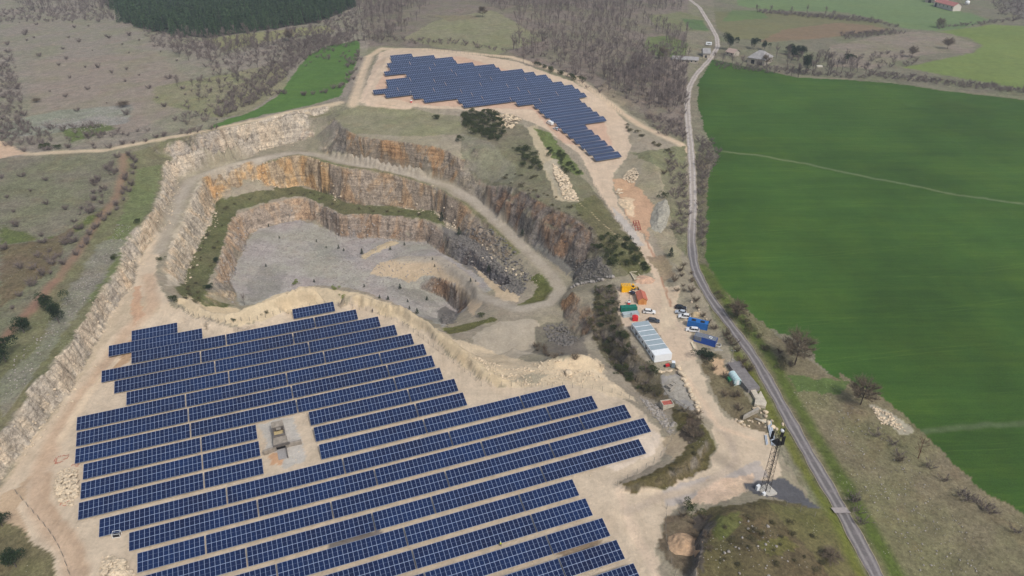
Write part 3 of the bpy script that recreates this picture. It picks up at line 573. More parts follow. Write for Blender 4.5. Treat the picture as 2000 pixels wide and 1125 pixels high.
# ------------------------------------------------------------------ helpers: objects
class MB:
    """collects faces; build() links them as ONE mesh object"""
    def __init__(s): s.v = []; s.f = []; s.mi = []
    def add(s, vs, fs, mi=0):
        n = len(s.v); s.v += [tuple(v) for v in vs]; s.f += [tuple(i + n for i in f) for f in fs]; s.mi += [mi] * len(fs); return s
    def box(s, x0, x1, y0, y1, z0, z1, mi=0, M=None):
        vs = [Vector((x, y, z)) for z in (z0, z1) for y in (y0, y1) for x in (x0, x1)]
        if M is not None: vs = [M @ v for v in vs]
        return s.add(vs, [(0, 2, 3, 1), (4, 5, 7, 6), (0, 1, 5, 4), (2, 6, 7, 3), (0, 4, 6, 2), (1, 3, 7, 5)], mi)
    def tube(s, pts, r, n=6, mi=0, caps=True):
        pts = [Vector(p) for p in pts]; rr = r if hasattr(r, '__len__') else [r] * len(pts); rings = []
        for i, p in enumerate(pts):
            d = (pts[min(i + 1, len(pts) - 1)] - pts[max(i - 1, 0)]).normalized(); a = d.orthogonal().normalized(); b = d.cross(a)
            if i and rings: # keep rings aligned
                a = (ra - d * ra.dot(d)).normalized(); b = d.cross(a)
            ra = a; rings.append([p + (a * math.cos(t) + b * math.sin(t)) * rr[i] for t in [2 * math.pi * k / n for k in range(n)]])
        vs = [v for ring in rings for v in ring]; fs = []
        for i in range(len(pts) - 1):
            for k in range(n): fs.append((i * n + k, i * n + (k + 1) % n, (i + 1) * n + (k + 1) % n, (i + 1) * n + k))
        if caps: fs += [tuple(range(n))[::-1], tuple(range((len(pts) - 1) * n, len(pts) * n))]
        return s.add(vs, fs, mi)
    def prism(s, prof, y0, y1, mi=0, inset=0):
        """profile in x-z, extruded along y; inset narrows the upper points"""
        n = len(prof); zs = [p[1] for p in prof]; zm, zM = min(zs), max(zs)
        f = lambda z: inset * (z - zm) / (zM - zm + 1e-9)
        vs = [(x, y0 + f(z), z) for x, z in prof] + [(x, y1 - f(z), z) for x, z in prof]
        return s.add(vs, [tuple(range(n)), tuple(range(n, 2 * n))[::-1]] + [(i, i + n, (i + 1) % n + n, (i + 1) % n) for i in range(n)], mi)
    def build(s, name, mats, parent=None, smooth=False, bevel=0, loc=None):
        me = bpy.data.meshes.new(name); me.from_pydata(s.v, [], s.f); 
        for m in (mats if isinstance(mats, (list, tuple)) else [mats]): me.materials.append(m)
        me.polygons.foreach_set('material_index', s.mi); bm = bmesh.new(); bm.from_mesh(me); bmesh.ops.recalc_face_normals(bm, faces=bm.faces); bm.to_mesh(me); bm.free()
        if smooth: me.shade_smooth()
        me.update(); return link(name, me, parent, loc, bevel)
def link(name, me, parent=None, loc=None, bevel=0):
    o = bpy.data.objects.new(name, me); COL.objects.link(o)
    if parent is not None: o.parent = parent
    if loc is not None: o.location = loc
    if bevel:
        b = o.modifiers.new('bevel', 'BEVEL'); b.width = bevel; b.segments = 2; b.limit_method = 'ANGLE'
    return o
def tag(o, label, cat, group=None, kind=None):
    if label: o['label'] = label
    if cat: o['category'] = cat
    if group: o['group'] = group
    if kind: o['kind'] = kind
    return o
def empty(name, loc, rz=0, M=None):
    o = bpy.data.objects.new(name, None); COL.objects.link(o); o.empty_display_size = .5
    if M is not None: o.matrix_world = M
    else: o.location = loc; o.rotation_euler = (0, 0, rz)
    return o
def copy_tree(o, parent=None):
    c = o.copy(); COL.objects.link(c)
    if parent is not None: c.parent = parent; c.matrix_parent_inverse = o.matrix_parent_inverse
    for ch in o.children: copy_tree(ch, c)
    return c
def npmesh(name, V, F, mats, mi=None, smooth=False, col=None):
    """V (n,3), F (m,k) numpy -> mesh"""
    me = bpy.data.meshes.new(name); k = F.shape[1]
    me.vertices.add(len(V)); me.vertices.foreach_set('co', np.ascontiguousarray(V, np.float32).ravel())
    me.loops.add(F.size); me.loops.foreach_set('vertex_index', F.ravel().astype(np.int32))
    me.polygons.add(len(F)); me.polygons.foreach_set('loop_start', np.arange(0, F.size, k, dtype=np.int32)); me.polygons.foreach_set('loop_total', np.full(len(F), k, np.int32))
    for m in (mats if isinstance(mats, (list, tuple)) else [mats]): me.materials.append(m)
    if mi is not None: me.polygons.foreach_set('material_index', mi.astype(np.int32))
    me.update(calc_edges=True); 
    if smooth: me.shade_smooth()
    return me
def gp(px, py):
    """where the photo's pixel meets the ground"""
    p = hit(px, py, Hf)[0]; return Vector((p[0], p[1], float(Hf(p[0:1], p[1:2])[0])))
def gz(x, y): return float(Hf(np.array([x]), np.array([y]))[0])
def head(a, b):
    A, B_ = gp(*a), gp(*b); return math.atan2(B_.y - A.y, B_.x - A.x)
ORD = ['zeroth','first','second','third','fourth','fifth','sixth','seventh','eighth','ninth','tenth','eleventh','twelfth','thirteenth','fourteenth','fifteenth','sixteenth','seventeenth','eighteenth','nineteenth','twentieth','twenty-first','twenty-second','twenty-third','twenty-fourth','twenty-fifth','twenty-sixth','twenty-seventh','twenty-eighth']

# ------------------------------------------------------------------ solar tables
def panel_mat(name, cosa):
    g = NG(name, .3, .22); o = g.obj(); sp = g.n('ShaderNodeSeparateXYZ'); g.put(sp.inputs[0], o); x, y = sp.outputs[0], sp.outputs[1]
    ux = g.math('DIVIDE', x, CP); uy = g.math('DIVIDE', y, -cosa * SL / 2)
    fx = g.math('FRACT', ux); fy = g.math('FRACT', uy)
    ex = g.math('ABSOLUTE', g.math('SUBTRACT', fx, .5)); ey = g.math('ABSOLUTE', g.math('SUBTRACT', fy, .5))
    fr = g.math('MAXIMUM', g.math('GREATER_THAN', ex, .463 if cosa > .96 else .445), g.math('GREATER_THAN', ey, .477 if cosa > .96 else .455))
    midl = g.math('MULTIPLY', g.math('LESS_THAN', ey, .008), .55)
    wn = g.n('ShaderNodeTexWhiteNoise', noise_dimensions='4D')
    cb = g.n('ShaderNodeCombineXYZ'); g.put(cb.inputs[0], g.math('FLOOR', ux)); g.put(cb.inputs[1], g.math('FLOOR', uy))
    oi = g.n('ShaderNodeObjectInfo'); g.put(wn.inputs['Vector'], cb.outputs[0]); g.put(wn.inputs['W'], g.math('MULTIPLY', oi.outputs['Random'], 91.))
    big = g.noise(g.pos(), .045, 3)
    t = g.math('ADD', g.math('MULTIPLY', wn.outputs['Value'], .35), g.math('ADD', g.ramp(big, .35, .65, 0, .5), g.math('MULTIPLY', oi.outputs['Random'], .25)))  # uneven sky reflection painted as cell tone, per module, per table and in drifts
    cell = g.mix(t, lin(7, 17, 48), lin(10, 36, 76)) if cosa > .96 else g.mix(t, lin(20, 32, 58), lin(30, 48, 80))  # upper field cells lighter: low-angle sky reflection put into their colour
    # busbar and cell grid, faint
    gr_ = g.math('GREATER_THAN', g.math('ABSOLUTE', g.math('SUBTRACT', g.math('FRACT', g.math('MULTIPLY', fx, 6.)), .5)), .46)
    cell = g.mix(g.math('MULTIPLY', gr_, .22), cell, lin(66, 84, 140))
    c = g.mix(g.math('MAXIMUM', fr, midl), cell, lin(152, 166, 194))
    g.col(c); g.put(g.b.inputs['Roughness'], g.mix(fr, (.22, .22, .22), (.5, .5, .5))); g.put(g.b.inputs['Metallic'], g.math('MULTIPLY', fr, .3))
    return g.m
GALV = simple('galvanised_steel', (150, 152, 156), .45, .12, 4, .6)
def table_meshes(nc, tilt, leghide):
    L = nc * CP; ca, sa = math.cos(tilt), math.sin(tilt); H = 2.05
    M = Matrix.Translation((0, 0, H)) @ Matrix.Rotation(tilt, 4, 'X')
    s = MB().box(0, L, -SL, 0, -.035, 0, 0, M)
    f = MB()
    for yy in (-.45, -1.6, -3.0, -4.4): f.box(.05, L - .05, yy - .035, yy + .035, -.12, -.04, 0, M)
    n = 8 if nc == 26 else 4; xs = [L * (i + .5) / n for i in range(n)]
    for x in xs:
        f.box(x - .04, x + .04, -4.65, -.25, -.22, -.125, 0, M)
    def leg():
        l = MB(); yy = -2.25; zt = H + yy * math.tan(tilt) - .2
        l.box(-.07, .07, yy * ca - .09, yy * ca + .09, -.6, zt)
        return l
    return s, f, xs, leg
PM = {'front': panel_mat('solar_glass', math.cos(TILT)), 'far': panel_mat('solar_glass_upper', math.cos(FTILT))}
LIB = {}
def table(kind, nc):
    key = (kind, nc)
    if key not in LIB:
        r = empty('solar_table', (0, 0, 0)); s, f, xs, leg = table_meshes(nc, TILT if kind == 'front' else FTILT, kind == 'far')
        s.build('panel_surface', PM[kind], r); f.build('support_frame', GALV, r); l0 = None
        for x in xs:
            if l0 is None: l0 = leg().build('leg', GALV, r, loc=(x, 0, 0))
            else:
                q_ = l0.copy(); COL.objects.link(q_); q_.parent = r; q_.location = (x, 0, 0)
        LIB[key] = r; return r
    return copy_tree(LIB[key])
rank = {'front': sorted({round(o / 1.5) for k, i, j, n, c, p, s, o in TABLES if k == 'front'}, reverse=True), 'far': sorted({round(o / 1.5) for k, i, j, n, c, p, s, o in TABLES if k == 'far'}, reverse=True)}
rows_ = {}
for T in TABLES: rows_.setdefault((T[0], round(T[7] / 1.5)), []).append(T)
for (kind, rk), ts in rows_.items():
    ts.sort(key=lambda t: t[6]); ri = rank[kind].index(rk) + 1
    for j, (k_, i, jj, n, c, p, s, o) in enumerate(ts):
        U, N_, gf = (FU, FN, g_front) if kind == 'front' else (GU, GN, g_far)
        L = c * CP; z0 = float(gf(p[0], p[1])); q_ = p + U * L; z1 = float(gf(q_[0], q_[1]))
        X = Vector((U[0] * L, U[1] * L, z1 - z0)).normalized(); Y = Vector((N_[0], N_[1], 0)); Zv = X.cross(Y).normalized(); Y = Zv.cross(X)
        M = Matrix(((X.x, Y.x, Zv.x, p[0]), (X.y, Y.y, Zv.y, p[1]), (X.z, Y.z, Zv.z, z0), (0, 0, 0, 1)))
        r = table(kind, c); r.matrix_world = M
        size = 'long' if c == 26 else 'short'
        fld = 'near' if kind == 'front' else 'upper'
        pos_ = 'the only one in' if len(ts) == 1 else ('leftmost in' if j == 0 else ('rightmost in' if j == len(ts) - 1 else ORD[j + 1] + ' from left in'))
        tag(r, f'{size} blue solar table, {pos_} the {ORD[ri]} row from the back, {fld} field', 'solar table', f'solar tables of the {fld} field')
print('tables', round(time.time() - T0, 1))

# ------------------------------------------------------------------ vehicles
GLASS = simple('dark_glass', (26, 30, 36), .12, .1, 2, 0, .6); TYRE = simple('tyre_rubber', (28, 28, 29), .85, .15); RIM = simple('alloy', (150, 152, 155), .35, .1, 5, .7)
LAMP = simple('clear_lamp', (220, 222, 225), .15, .05, 4, 0, .6); TAIL = simple('red_lamp', (150, 20, 18), .2, .05, 4, 0, .6); BLACKP = simple('black_plastic', (30, 30, 32), .6, .1)
def wheel(parent, x, y, r=.34, w=.24):
    t = MB().tube([(0, -w / 2, 0), (0, -w / 2 + .03, 0), (0, w / 2 - .03, 0), (0, w / 2, 0)], [r - .03, r, r, r - .03], 18).build('wheel', TYRE, parent, loc=(x, y, r))
    MB().tube([(0, -w / 2 - .01, 0), (0, w / 2 + .01, 0)], r * .62, 12).build('rim', RIM, t)
    return t
def car(loc, rz, paint_, label, kind='hatch', cat='car', L=4.4, W=1.82, group=None, spare=None):
    r = empty('parked_car' if cat == 'car' else 'delivery_van', loc, rz); hl = L / 2; w = W / 2
    if kind == 'van':
        prof = [(-hl, .35), (-hl, 1.0), (-hl + .05, 1.9), (hl - 1.5, 2.0), (hl - 1.0, 1.75), (hl - .75, 1.15), (hl - .12, .98), (hl, .75), (hl, .35)]
        gls = [(hl - 1.46, 1.14), (hl - 1.44, 1.86), (hl - 1.1, 1.74), (hl - .8, 1.16)]; side = [(-hl + .4, 1.15)]
    else:
        H = 1.62 if kind == 'suv' else 1.46; b = .98 if kind == 'suv' else .9
        prof = [(-hl, .32), (-hl - .02, .62), (-hl + .06, b), (-hl + .3, b + .04), (hl - 1.35, b + .02), (hl - .35, b - .12), (hl - .05, b - .3), (hl, .5), (hl - .05, .3)]
    body = MB().prism(prof, -w, w, 0, .07).build('body', paint_, r, bevel=.07)
    if kind == 'van':
        for s in (-1, 1): MB().prism([(hl - 1.95, 1.15), (hl - 1.95, 1.72), (hl - 1.35, 1.72), (hl - 1.0, 1.15)], s * (w - .035) - .01, s * (w - .035) + .01).build('side_window', GLASS, r)
        MB().add([(hl - 1.0, -w * .85, 1.74), (hl - 1.0, w * .85, 1.74), (hl - .73, w * .88, 1.2), (hl - .73, -w * .88, 1.2)], [(0, 1, 2, 3)]).build('windscreen', GLASS, r)
    else:
        x0, x1, x2, x3 = -hl + .18, -hl + .75, hl - 1.95, hl - 1.2
        cab = MB(); wi = w - .08; wt = w - .26
        vs = [(x0, -wi, b), (x3, -wi, b), (x3, wi, b), (x0, wi, b), (x1, -wt, H - .05), (x2, -wt, H - .05), (x2, wt, H - .05), (x1, wt, H - .05)]
        cab.add(vs, [(0, 1, 5, 4), (1, 2, 6, 5), (2, 3, 7, 6), (3, 0, 4, 7), (4, 5, 6, 7)]).build('windows', GLASS, r)
        MB().prism([(x1 - .12, H - .06), (x1 + .05, H), (x2 - .2, H), (x2 + .1, H - .06)], -wt - .02, wt + .02).build('roof', paint_, r, bevel=.03)
        for s in (-1, 1):
            pl = MB()
            for a, c in ((x0 + .02, x1), (x3 - .02, x2), ((x0 + x3) / 2 - .05, (x1 + x2) / 2)):
                pl.tube([(a, s * (wi + .005), b), (c, s * (wt + .01), H - .05)], .035, 5)
            pl.build('window_pillars', paint_, r)
    for sx_ in (1, -1):
        for sy_ in (1, -1): wheel(r, sx_ * (hl - .82), sy_ * (w - .1))
    for s in (-1, 1):
        MB().box(hl - .12, hl + .015, s * (w - .32) - .17, s * (w - .32) + .17, .6, .74).build('headlight', LAMP, r)
        MB().box(-hl - .03, -hl + .1, s * (w - .2) - .1, s * (w - .2) + .1, .68, .9).build('tail_light', TAIL, r)
        MB().box(hl - 1.5, hl - 1.35, s * (w + .02), s * (w + .17), b if kind != 'van' else 1.1, (b if kind != 'van' else 1.1) + .14).build('mirror', paint_, r)
    tag(r, label, cat, group); return r
def cpaint(n, rgb): return simple('paint_' + n, rgb, .28, .05, 1.5, .1, .6)
WH = cpaint('white', (232, 233, 234)); CG = 'cars parked in the site yard'
car(gp(1268, 612), head((1256, 613), (1280, 614)), WH, 'white crossover car parked alone beyond the open green container', 'suv', L=4.5, group=CG)
car(gp(1276, 630), head((1264, 628), (1288, 633)), cpaint('slate', (62, 68, 78)), 'dark slate saloon car at the back end of the white cabin', 'hatch', L=4.5, group=CG)
car(gp(1329, 604.5), head((1319, 603), (1340, 606)), cpaint('black', (22, 26, 38)), 'black hatchback, hindmost of the three cars parked side by side', 'hatch', L=4.2, group=CG)
car(gp(1329, 613), head((1340, 614), (1318, 612)), cpaint('silver', (186, 194, 204)), 'silver blue hatchback between a black car and a white car', 'hatch', L=4.1, group=CG)
car(gp(1336, 621), head((1348, 622), (1324, 621)), WH, 'white car beside the bright blue container, next to the silver one', 'suv', L=4.4, group=CG)
car(gp(1352, 648), head((1365, 650), (1339, 646)), WH, 'white estate car parked between the two blue containers', 'suv', L=4.7, group=CG)
car(gp(1074, 243), head((1079, 246), (1069, 240)), WH, 'white panel van parked beside the upper solar field', 'van', 'van', L=5.2, W=1.95)
car(gp(1086, 254), head((1091, 257), (1081, 251)), cpaint('ice', (205, 214, 224)), 'pale car parked just behind the white van by the upper field', 'hatch', L=4.3)

# ------------------------------------------------------------------ containers and cabins
def container(name, loc, rz, L, W, H, mat, label, cat, roofm=None, open_top=False):
    r = empty(name, loc, rz); b = MB()
    n = int(L / .28)
    for s in (-1, 1):   # corrugated long sides
        vs = []; fs = []
        for i in range(n * 2 + 1):
            x = -L / 2 + L * i / (2 * n); y = s * (W / 2 - (.045 if (i // 1) % 4 in (1, 2) else 0)); vs += [(x, y, .12), (x, y, H - .1)]
        fs = [(2 * i, 2 * i + 2, 2 * i + 3, 2 * i + 1) for i in range(2 * n)]; b.add(vs, fs)
    b.box(-L / 2, -L / 2 + .03, -W / 2, W / 2, .1, H - .08); b.box(L / 2 - .03, L / 2, -W / 2, W / 2, .1, H - .08)
    if open_top: b.box(-L / 2, L / 2, -W / 2, W / 2, .1, .2)
    b.build('body', mat, r)
    f = MB()
    for sy_ in (-1, 1):
        for z in (.06, H - .06): f.box(-L / 2, L / 2, sy_ * W / 2 - .05, sy_ * W / 2 + .05, z - .06, z + .06)
        for sx_ in (-1, 1): f.box(sx_ * L / 2 - .06, sx_ * L / 2 + .06, sy_ * W / 2 - .06, sy_ * W / 2 + .06, 0, H + .003)
    for sx_ in (-1, 1):
        for z in (.06, H - .06): f.box(sx_ * L / 2 - .05, sx_ * L / 2 + .05, -W / 2, W / 2, z - .055, z + .055)
    f.build('frame', mat, r)
    if not open_top:
        rf = MB(); rf.box(-L / 2 + .04, L / 2 - .04, -W / 2 + .04, W / 2 - .04, H - .09, H - .03)
        for i in range(int(L / .5)): x = -L / 2 + .3 + i * .5; rf.box(x, x + .22, -W / 2 + .1, W / 2 - .1, H - .03, H - .005)
        rf.build('roof', roofm or mat, r)
    for s in (-1, 1): MB().box(L / 2, L / 2 + .03, s * W / 4 - W / 4 + .06, s * W / 4 + W / 4 - .06, .16, H - .16).build('door', mat, r)
    for y in (-.5, -.3, .3, .5): MB().tube([(L / 2 + .05, y, .15), (L / 2 + .05, y, H - .15)], .025, 5).build('locking_bar', GALV, r)
    tag(r, label, cat); return r
BLUE = simple('blue_paint', (34, 104, 176), .5, .12, 1.2); BLUE2 = simple('deep_blue_paint', (26, 74, 158), .5, .12, 1.2)
YEL = simple('yellow_paint', (238, 180, 10), .45, .1, 1.2); GREENT = simple('green_tarpaulin', (22, 108, 92), .6, .18, 1.5); PALE = simple('pale_grey_sheet', (168, 180, 184), .6, .12, 1.0)
WHITEP = simple('white_cladding', (228, 232, 236), .45, .04, .8); RGREY = simple('grey_roof_sheet', (150, 164, 172), .5, .08, .7); ASH = simple('grey_mesh_net', (112, 118, 128), .9, .3, 2)
rz = head((1346, 640), (1381, 648)); c_ = container('blue_container', gp(1362, 640), rz, 7.0, 2.5, 2.5, BLUE, 'bright blue container with two dark hatches in its roof', 'container')
for x in (-1.6, 1.5): MB().box(x - .75, x + .75, -.75, .55, 2.5, 2.56).build('roof_hatch', BLACKP, c_)
rz = head((1360, 667), (1396, 677)); c_ = container('blue_container', gp(1377, 670), rz, 7.4, 2.5, 2.5, BLUE2, 'deep blue container with a grey sheet sagging over its roof', 'container', ASH)
MB().box(-3.75, -1.2, -1.32, 1.35, .7, 2.53).build('net_cover', ASH, c_, bevel=.1)
MB().tube([(1.6 + .5 * math.cos(a), .1 + .5 * math.sin(a), 2.58) for a in [i * math.pi / 8 for i in range(16)]], .12, 6).build('hose_coil', WHITEP, c_)
c_ = container('yellow_container', gp(1222, 568), head((1213, 572), (1231, 570)), 3.5, 2.5, 2.6, YEL, 'bright yellow steel container with a slatted top beside the tiled shed', 'container')
for i in range(5): MB().box(-1.4 + i * .6, -1.2 + i * .6, -1., 1., 2.6, 2.66).build('roof_slat', simple('worn_timber', (176, 150, 110), .85, .25, 3), c_)
c_ = container('green_container', gp(1227, 608), head((1212, 611), (1243, 609)), 6.0, 2.0, 1.9, GREENT, 'low container under a dark green cover', 'container')
tp = MB().box(-3.0, 3.0, -1.0, 1.0, 1.92, 2.02).build('cover', GREENT, c_, bevel=.05)
for i in range(6): MB().tube([(-2.6 + i * 1.04, -1.02, 1.9), (-2.6 + i * 1.04, 0, 2.1), (-2.6 + i * 1.04, 1.02, 1.9)], .03, 4).build('cover_hoop', GREENT, c_)
c_ = container('open_container', gp(1231, 617.5), head((1214, 620), (1247, 618)), 6.0, 1.9, 1.3, PALE, 'low pale grey container in front of the green one', 'container', PALE)
REDP = simple('red_paint', (204, 40, 44), .5, .12, 1.5)
r = empty('red_cabinet', gp(1240, 626), head((1236, 626), (1246, 626)))
MB().box(-.95, .95, -.8, .8, .1, 1.6).build('body', REDP, r, bevel=.05); MB().prism([(-1.02, 1.6), (0, 2.0), (1.02, 1.6)], -.86, .86).build('lid', REDP, r)
for s in (-1, 1): MB().box(s * .6 - .1, s * .6 + .1, -.7, .7, 0, .1).build('foot', BLACKP, r)
tag(r, 'small red steel cabinet at the end of the white cabin', 'cabinet')
# long white cabin building made of modules
zb = -.1; A = atz(1233.5, 630, zb + 2.9); B_ = atz(1279, 695, zb + 2.9); D_ = atz(1313.6, 690.5, zb + 2.9)
ax = Vector(A - B_); LB = ax.length; ay = Vector(D_ - B_); WB = ay.length; ang = math.atan2(ax.y, ax.x)
r = empty('site_cabin', (B_[0], B_[1], zb), ang)   # x runs to the back, the long windowed wall is at y = 0 or beyond
sgn = 1 if ax.cross(ay).z > 0 else -1; NM = 7; ml = LB / NM
print('cabin', LB, WB, sgn)
for i in range(NM):
    x0, x1 = i * ml + .015, (i + 1) * ml - .015; y0, y1 = sorted((0, sgn * WB))
    m_ = MB().box(x0, x1, y0, y1, .12, 2.82); m_.build('cabin_module', WHITEP, r, bevel=.03)
    rm = WHITEP if i == 0 else RGREY
    q_ = MB().box(x0 + .18, x1 - .12, y0 + .15, y1 - .15, 2.83, 2.88 + .02 * (i % 2)); q_ = q_.build('roof_panel', rm, r)
    MB().box(x0 - .02, x0 + .16, y0, y1, 2.82, 2.93).build('roof_edge', WHITEP, r)
    xm = (x0 + x1) / 2; yy = -sgn * .02
    if i % 3 == 2:
        MB().box(xm - .45, xm + .45, min(yy, 0), max(yy, 0) + .001, .15, 2.2).build('door', simple('grey_door', (120, 128, 134), .5), r)
        for s_ in range(3): MB().box(xm - .6, xm + .6, min(0, -sgn * (.35 * (3 - s_))), max(0, -sgn * (.35 * (3 - s_))), .0 + .12 * s_, .12 + .12 * s_).build('door_step', GALV, r)
    for wx in ((xm - .9,) if i % 3 == 2 else (xm,)):
        w_ = MB().box(wx - .5, wx + .5, min(-sgn * .03, 0), max(-sgn * .03, 0), 1.05, 2.1).build('window_frame', WHITEP, r)
        MB().box(wx - .43, wx + .43, min(-sgn * .045, -sgn * .03), max(-sgn * .045, -sgn * .03), 1.12, 2.03).build('pane', GLASS, w_)
MB().box(-.1, LB + .1, min(0, sgn * WB), max(0, sgn * WB), -.5, .12).build('plinth', simple('concrete_block', (150, 146, 140), .9, .15), r)
tag(r, 'long white site cabin of joined modules with grey roof panels', 'cabin')
# wooden shed with tiled roof
A = gp(1246.5, 596); B2 = gp(1262.5, 595.5); rz = math.atan2(B2.y - A.y, B2.x - A.x); W_ = (B2 - A).length; Ls = 5.6
r = empty('wooden_shed', (A + B2) / 2, rz); WOOD = simple('shed_timber', (206, 146, 88), .8, .14, 2.5); TILE = simple('clay_tile', (186, 112, 92), .85, .3, 4)
h1 = 2.1; h2 = 3.0; w2 = W_ / 2
MB().add([(-w2, 0, 0), (w2, 0, 0), (w2, 0, h1), (0, 0, h2), (-w2, 0, h1), (-w2, Ls, 0), (w2, Ls, 0), (w2, Ls, h1), (0, Ls, h2), (-w2, Ls, h1)], [(0, 1, 2, 3, 4), (9, 8, 7, 6, 5), (0, 4, 9, 5), (1, 6, 7, 2)]).build('wall', WOOD, r)
for s in (-1, 1):
    t_ = MB(); n = 12
    for i in range(n):   # overlapping courses of tiles
        a, b = i / n, (i + 1) / n; e = .35
        xa, za = s * (w2 + e) * (1 - a), h1 - .35 * e + (h2 + .1 - h1 + .35 * e) * a; xb, zb_ = s * (w2 + e) * (1 - b), h1 - .35 * e + (h2 + .1 - h1 + .35 * e) * b
        t_.add([(xa, -.35, za + .06), (xb, -.35, zb_), (xb, Ls + .35, zb_), (xa, Ls + .35, za + .06), (xa, -.35, za - .03), (xa, Ls + .35, za - .03)], [(0, 1, 2, 3), (0, 3, 5, 4)])
    t_.build('roof', TILE, r)
MB().tube([(0, -.38, h2 + .1), (0, Ls + .38, h2 + .1)], .12, 6).build('ridge_tiles', TILE, r)
for i in range(-4, 5): MB().box(i * W_ / 9 - .02, i * W_ / 9 + .02, -.03, 0, .05, h1).build('cladding_batten', WOOD, r)
d_ = MB().box(-.5, .5, -.06, -.01, 0, 1.95).build('door', simple('door_timber', (188, 124, 70), .8, .12), r); MB().box(.35, .42, -.1, -.06, .95, 1.1).build('handle', BLACKP, d_)
tag(r, 'wooden shed with a ridged roof of red clay tiles', 'shed')
# small loader behind the shed
r = empty('mini_loader', gp(1236, 566), head((1230, 567), (1244, 565)))
MB().prism([(-1.3, .5), (-1.3, 1.2), (-.4, 1.35), (.2, .9), (.9, .8), (.9, .45)], -.55, .55).build('body', YEL, r, bevel=.05)
cb = MB().prism([(-.5, 1.3), (-.45, 2.1), (.25, 2.1), (.35, 1.0)], -.5, .5).build('cab', GLASS, r); MB().box(-.55, .3, -.56, .56, 2.1, 2.2).build('roof', YEL, cb)
MB().tube([(.6, .62, .9), (1.3, .62, 1.2), (1.9, .62, .5)], .09, 6).build('lift_arm', YEL, r); MB().tube([(.6, -.62, .9), (1.3, -.62, 1.2), (1.9, -.62, .5)], .09, 6).build('lift_arm', YEL, r)
MB().prism([(1.8, .1), (1.85, .75), (2.5, .15)], -.8, .8).build('bucket', BLACKP, r)
for sx_ in (-1, 1):
    for sy_ in (-1, 1): wheel(r, sx_ * .7, sy_ * .62, .42, .28)
tag(r, 'small yellow loader with black wheels behind the tiled shed', 'loader')
r = empty('trailer_compressor', gp(1234, 576), head((1229, 573), (1240, 578)))
MB().prism([(-1.1, .45), (-1.1, 1.0), (-.8, 1.3), (.8, 1.3), (1.1, 1.0), (1.1, .45)], -.6, .6).build('housing', simple('navy_paint', (40, 46, 66), .5), r, bevel=.08)
MB().tube([(1.0, 0, .5), (2.0, 0, .45)], .05, 6).build('tow_bar', GALV, r)
for s in (-1, 1): wheel(r, 0, s * .66, .32, .2)
tag(r, 'dark navy trailer compressor leaning by the shed wall', 'compressor')
def cctv(px, py, label, hgt):
    r = empty('camera_tower', gp(px, py), 0); MB().box(-.75, .75, -.75, .75, .05, .16).build('base_plate', simple('pale_concrete', (196, 188, 174), .9), r)
    MB().box(-.5, .5, -.5, .5, .16, 1.0).build('cabinet', REDP, r, bevel=.04); MB().box(-.5, .5, -.5, .5, 1.003, 1.75).build('cabinet_top', WHITEP, r, bevel=.04)
    MB().box(-.4, .4, -.25, .25, 1.75, 1.8).build('solar_lid', BLACKP, r)
    MB().tube([(0, .3, 1.7), (0, .3, hgt)], [.06, .04], 6).build('mast', GALV, r)
    h_ = MB().box(-.35, .35, .2, .4, hgt, hgt + .18).build('camera_head', WHITEP, r)
    for s in (-1, 1): MB().tube([(s * .25, .2, hgt + .05), (s * .3, 0, hgt - .05)], .07, 8).build('lens', BLACKP, h_)
    tag(r, label, 'camera tower', 'red and white camera towers'); return r
cctv(1228, 595, 'red and white camera tower between the yellow and green containers', 5.5)
cctv(803.5, 201, 'red and white camera tower in front of the upper solar field', 6.5)
# portable toilet and tools
r = empty('portable_toilet', gp(1314, 718), R(-8)); MB().box(-.55, .55, -.55, .55, .1, 2.05).build('cabin', simple('toilet_grey', (132, 146, 152), .5), r, bevel=.03); MB().prism([(-.62, 2.05), (-.5, 2.25), (.5, 2.25), (.62, 2.05)], -.62, .62).build('roof', WHITEP, r)
MB().box(-.4, .4, -.58, -.55, .2, 1.95).build('door', simple('toilet_door', (112, 126, 136), .5), r); MB().box(-.6, .6, -.6, .6, 0, .1).build('base', BLACKP, r); tag(r, 'grey portable toilet with a white roof by the cabin corner', 'toilet')
r = empty('red_generator', gp(1303, 716), R(20)); MB().box(-.7, .7, -.4, .4, .25, .95).build('housing', REDP, r, bevel=.06); MB().box(-1.2, -.7, -.35, .35, .2, .75).build('fuel_tank', BLACKP, r, bevel=.05)
fr_ = MB()
for s in (-1, 1): fr_.tube([(-1.3, s * .45, .08), (.9, s * .45, .08), (.9, s * .45, 1.0), (-.6, s * .45, 1.05)], .035, 5)
fr_.build('frame', BLACKP, r); tag(r, 'small red generator with a black tank in front of the cabin', 'generator')
# cuboid frame of timbers, pallet etc.
r = empty('timber_platform', gp(1242, 540), head((1232, 532), (1241, 548))); Lf, Wf = 5.6, 2.9; TB = simple('pale_timber', (206, 196, 172), .85, .2)
for s in (-1, 1): MB().box(-Lf / 2, Lf / 2, s * Wf / 2 - .13, s * Wf / 2 + .13, 0.05, .4).build('long_beam', TB, r); MB().box(s * Lf / 2 - .13, s * Lf / 2 + .13, -Wf / 2 - .4, Wf / 2 + .4, .403, .55).build('cross_beam', TB, r)
MB().box(-Lf / 2, Lf / 2, -Wf / 2, Wf / 2, -.05, .12).build('base_board', simple('dry_board', (160, 150, 128), .9), r); tag(r, 'rectangular platform of pale timbers lying above the yard', 'timber platform')
r = MB().box(-.3, .3, -1.9, 1.9, 0, .5).build('timber_baulk', TB, loc=gp(1353, 678), bevel=.04); r.rotation_euler = (0, 0, R(4)); tag(r, 'pale squared timber baulk lying by the dark bush', 'timber')
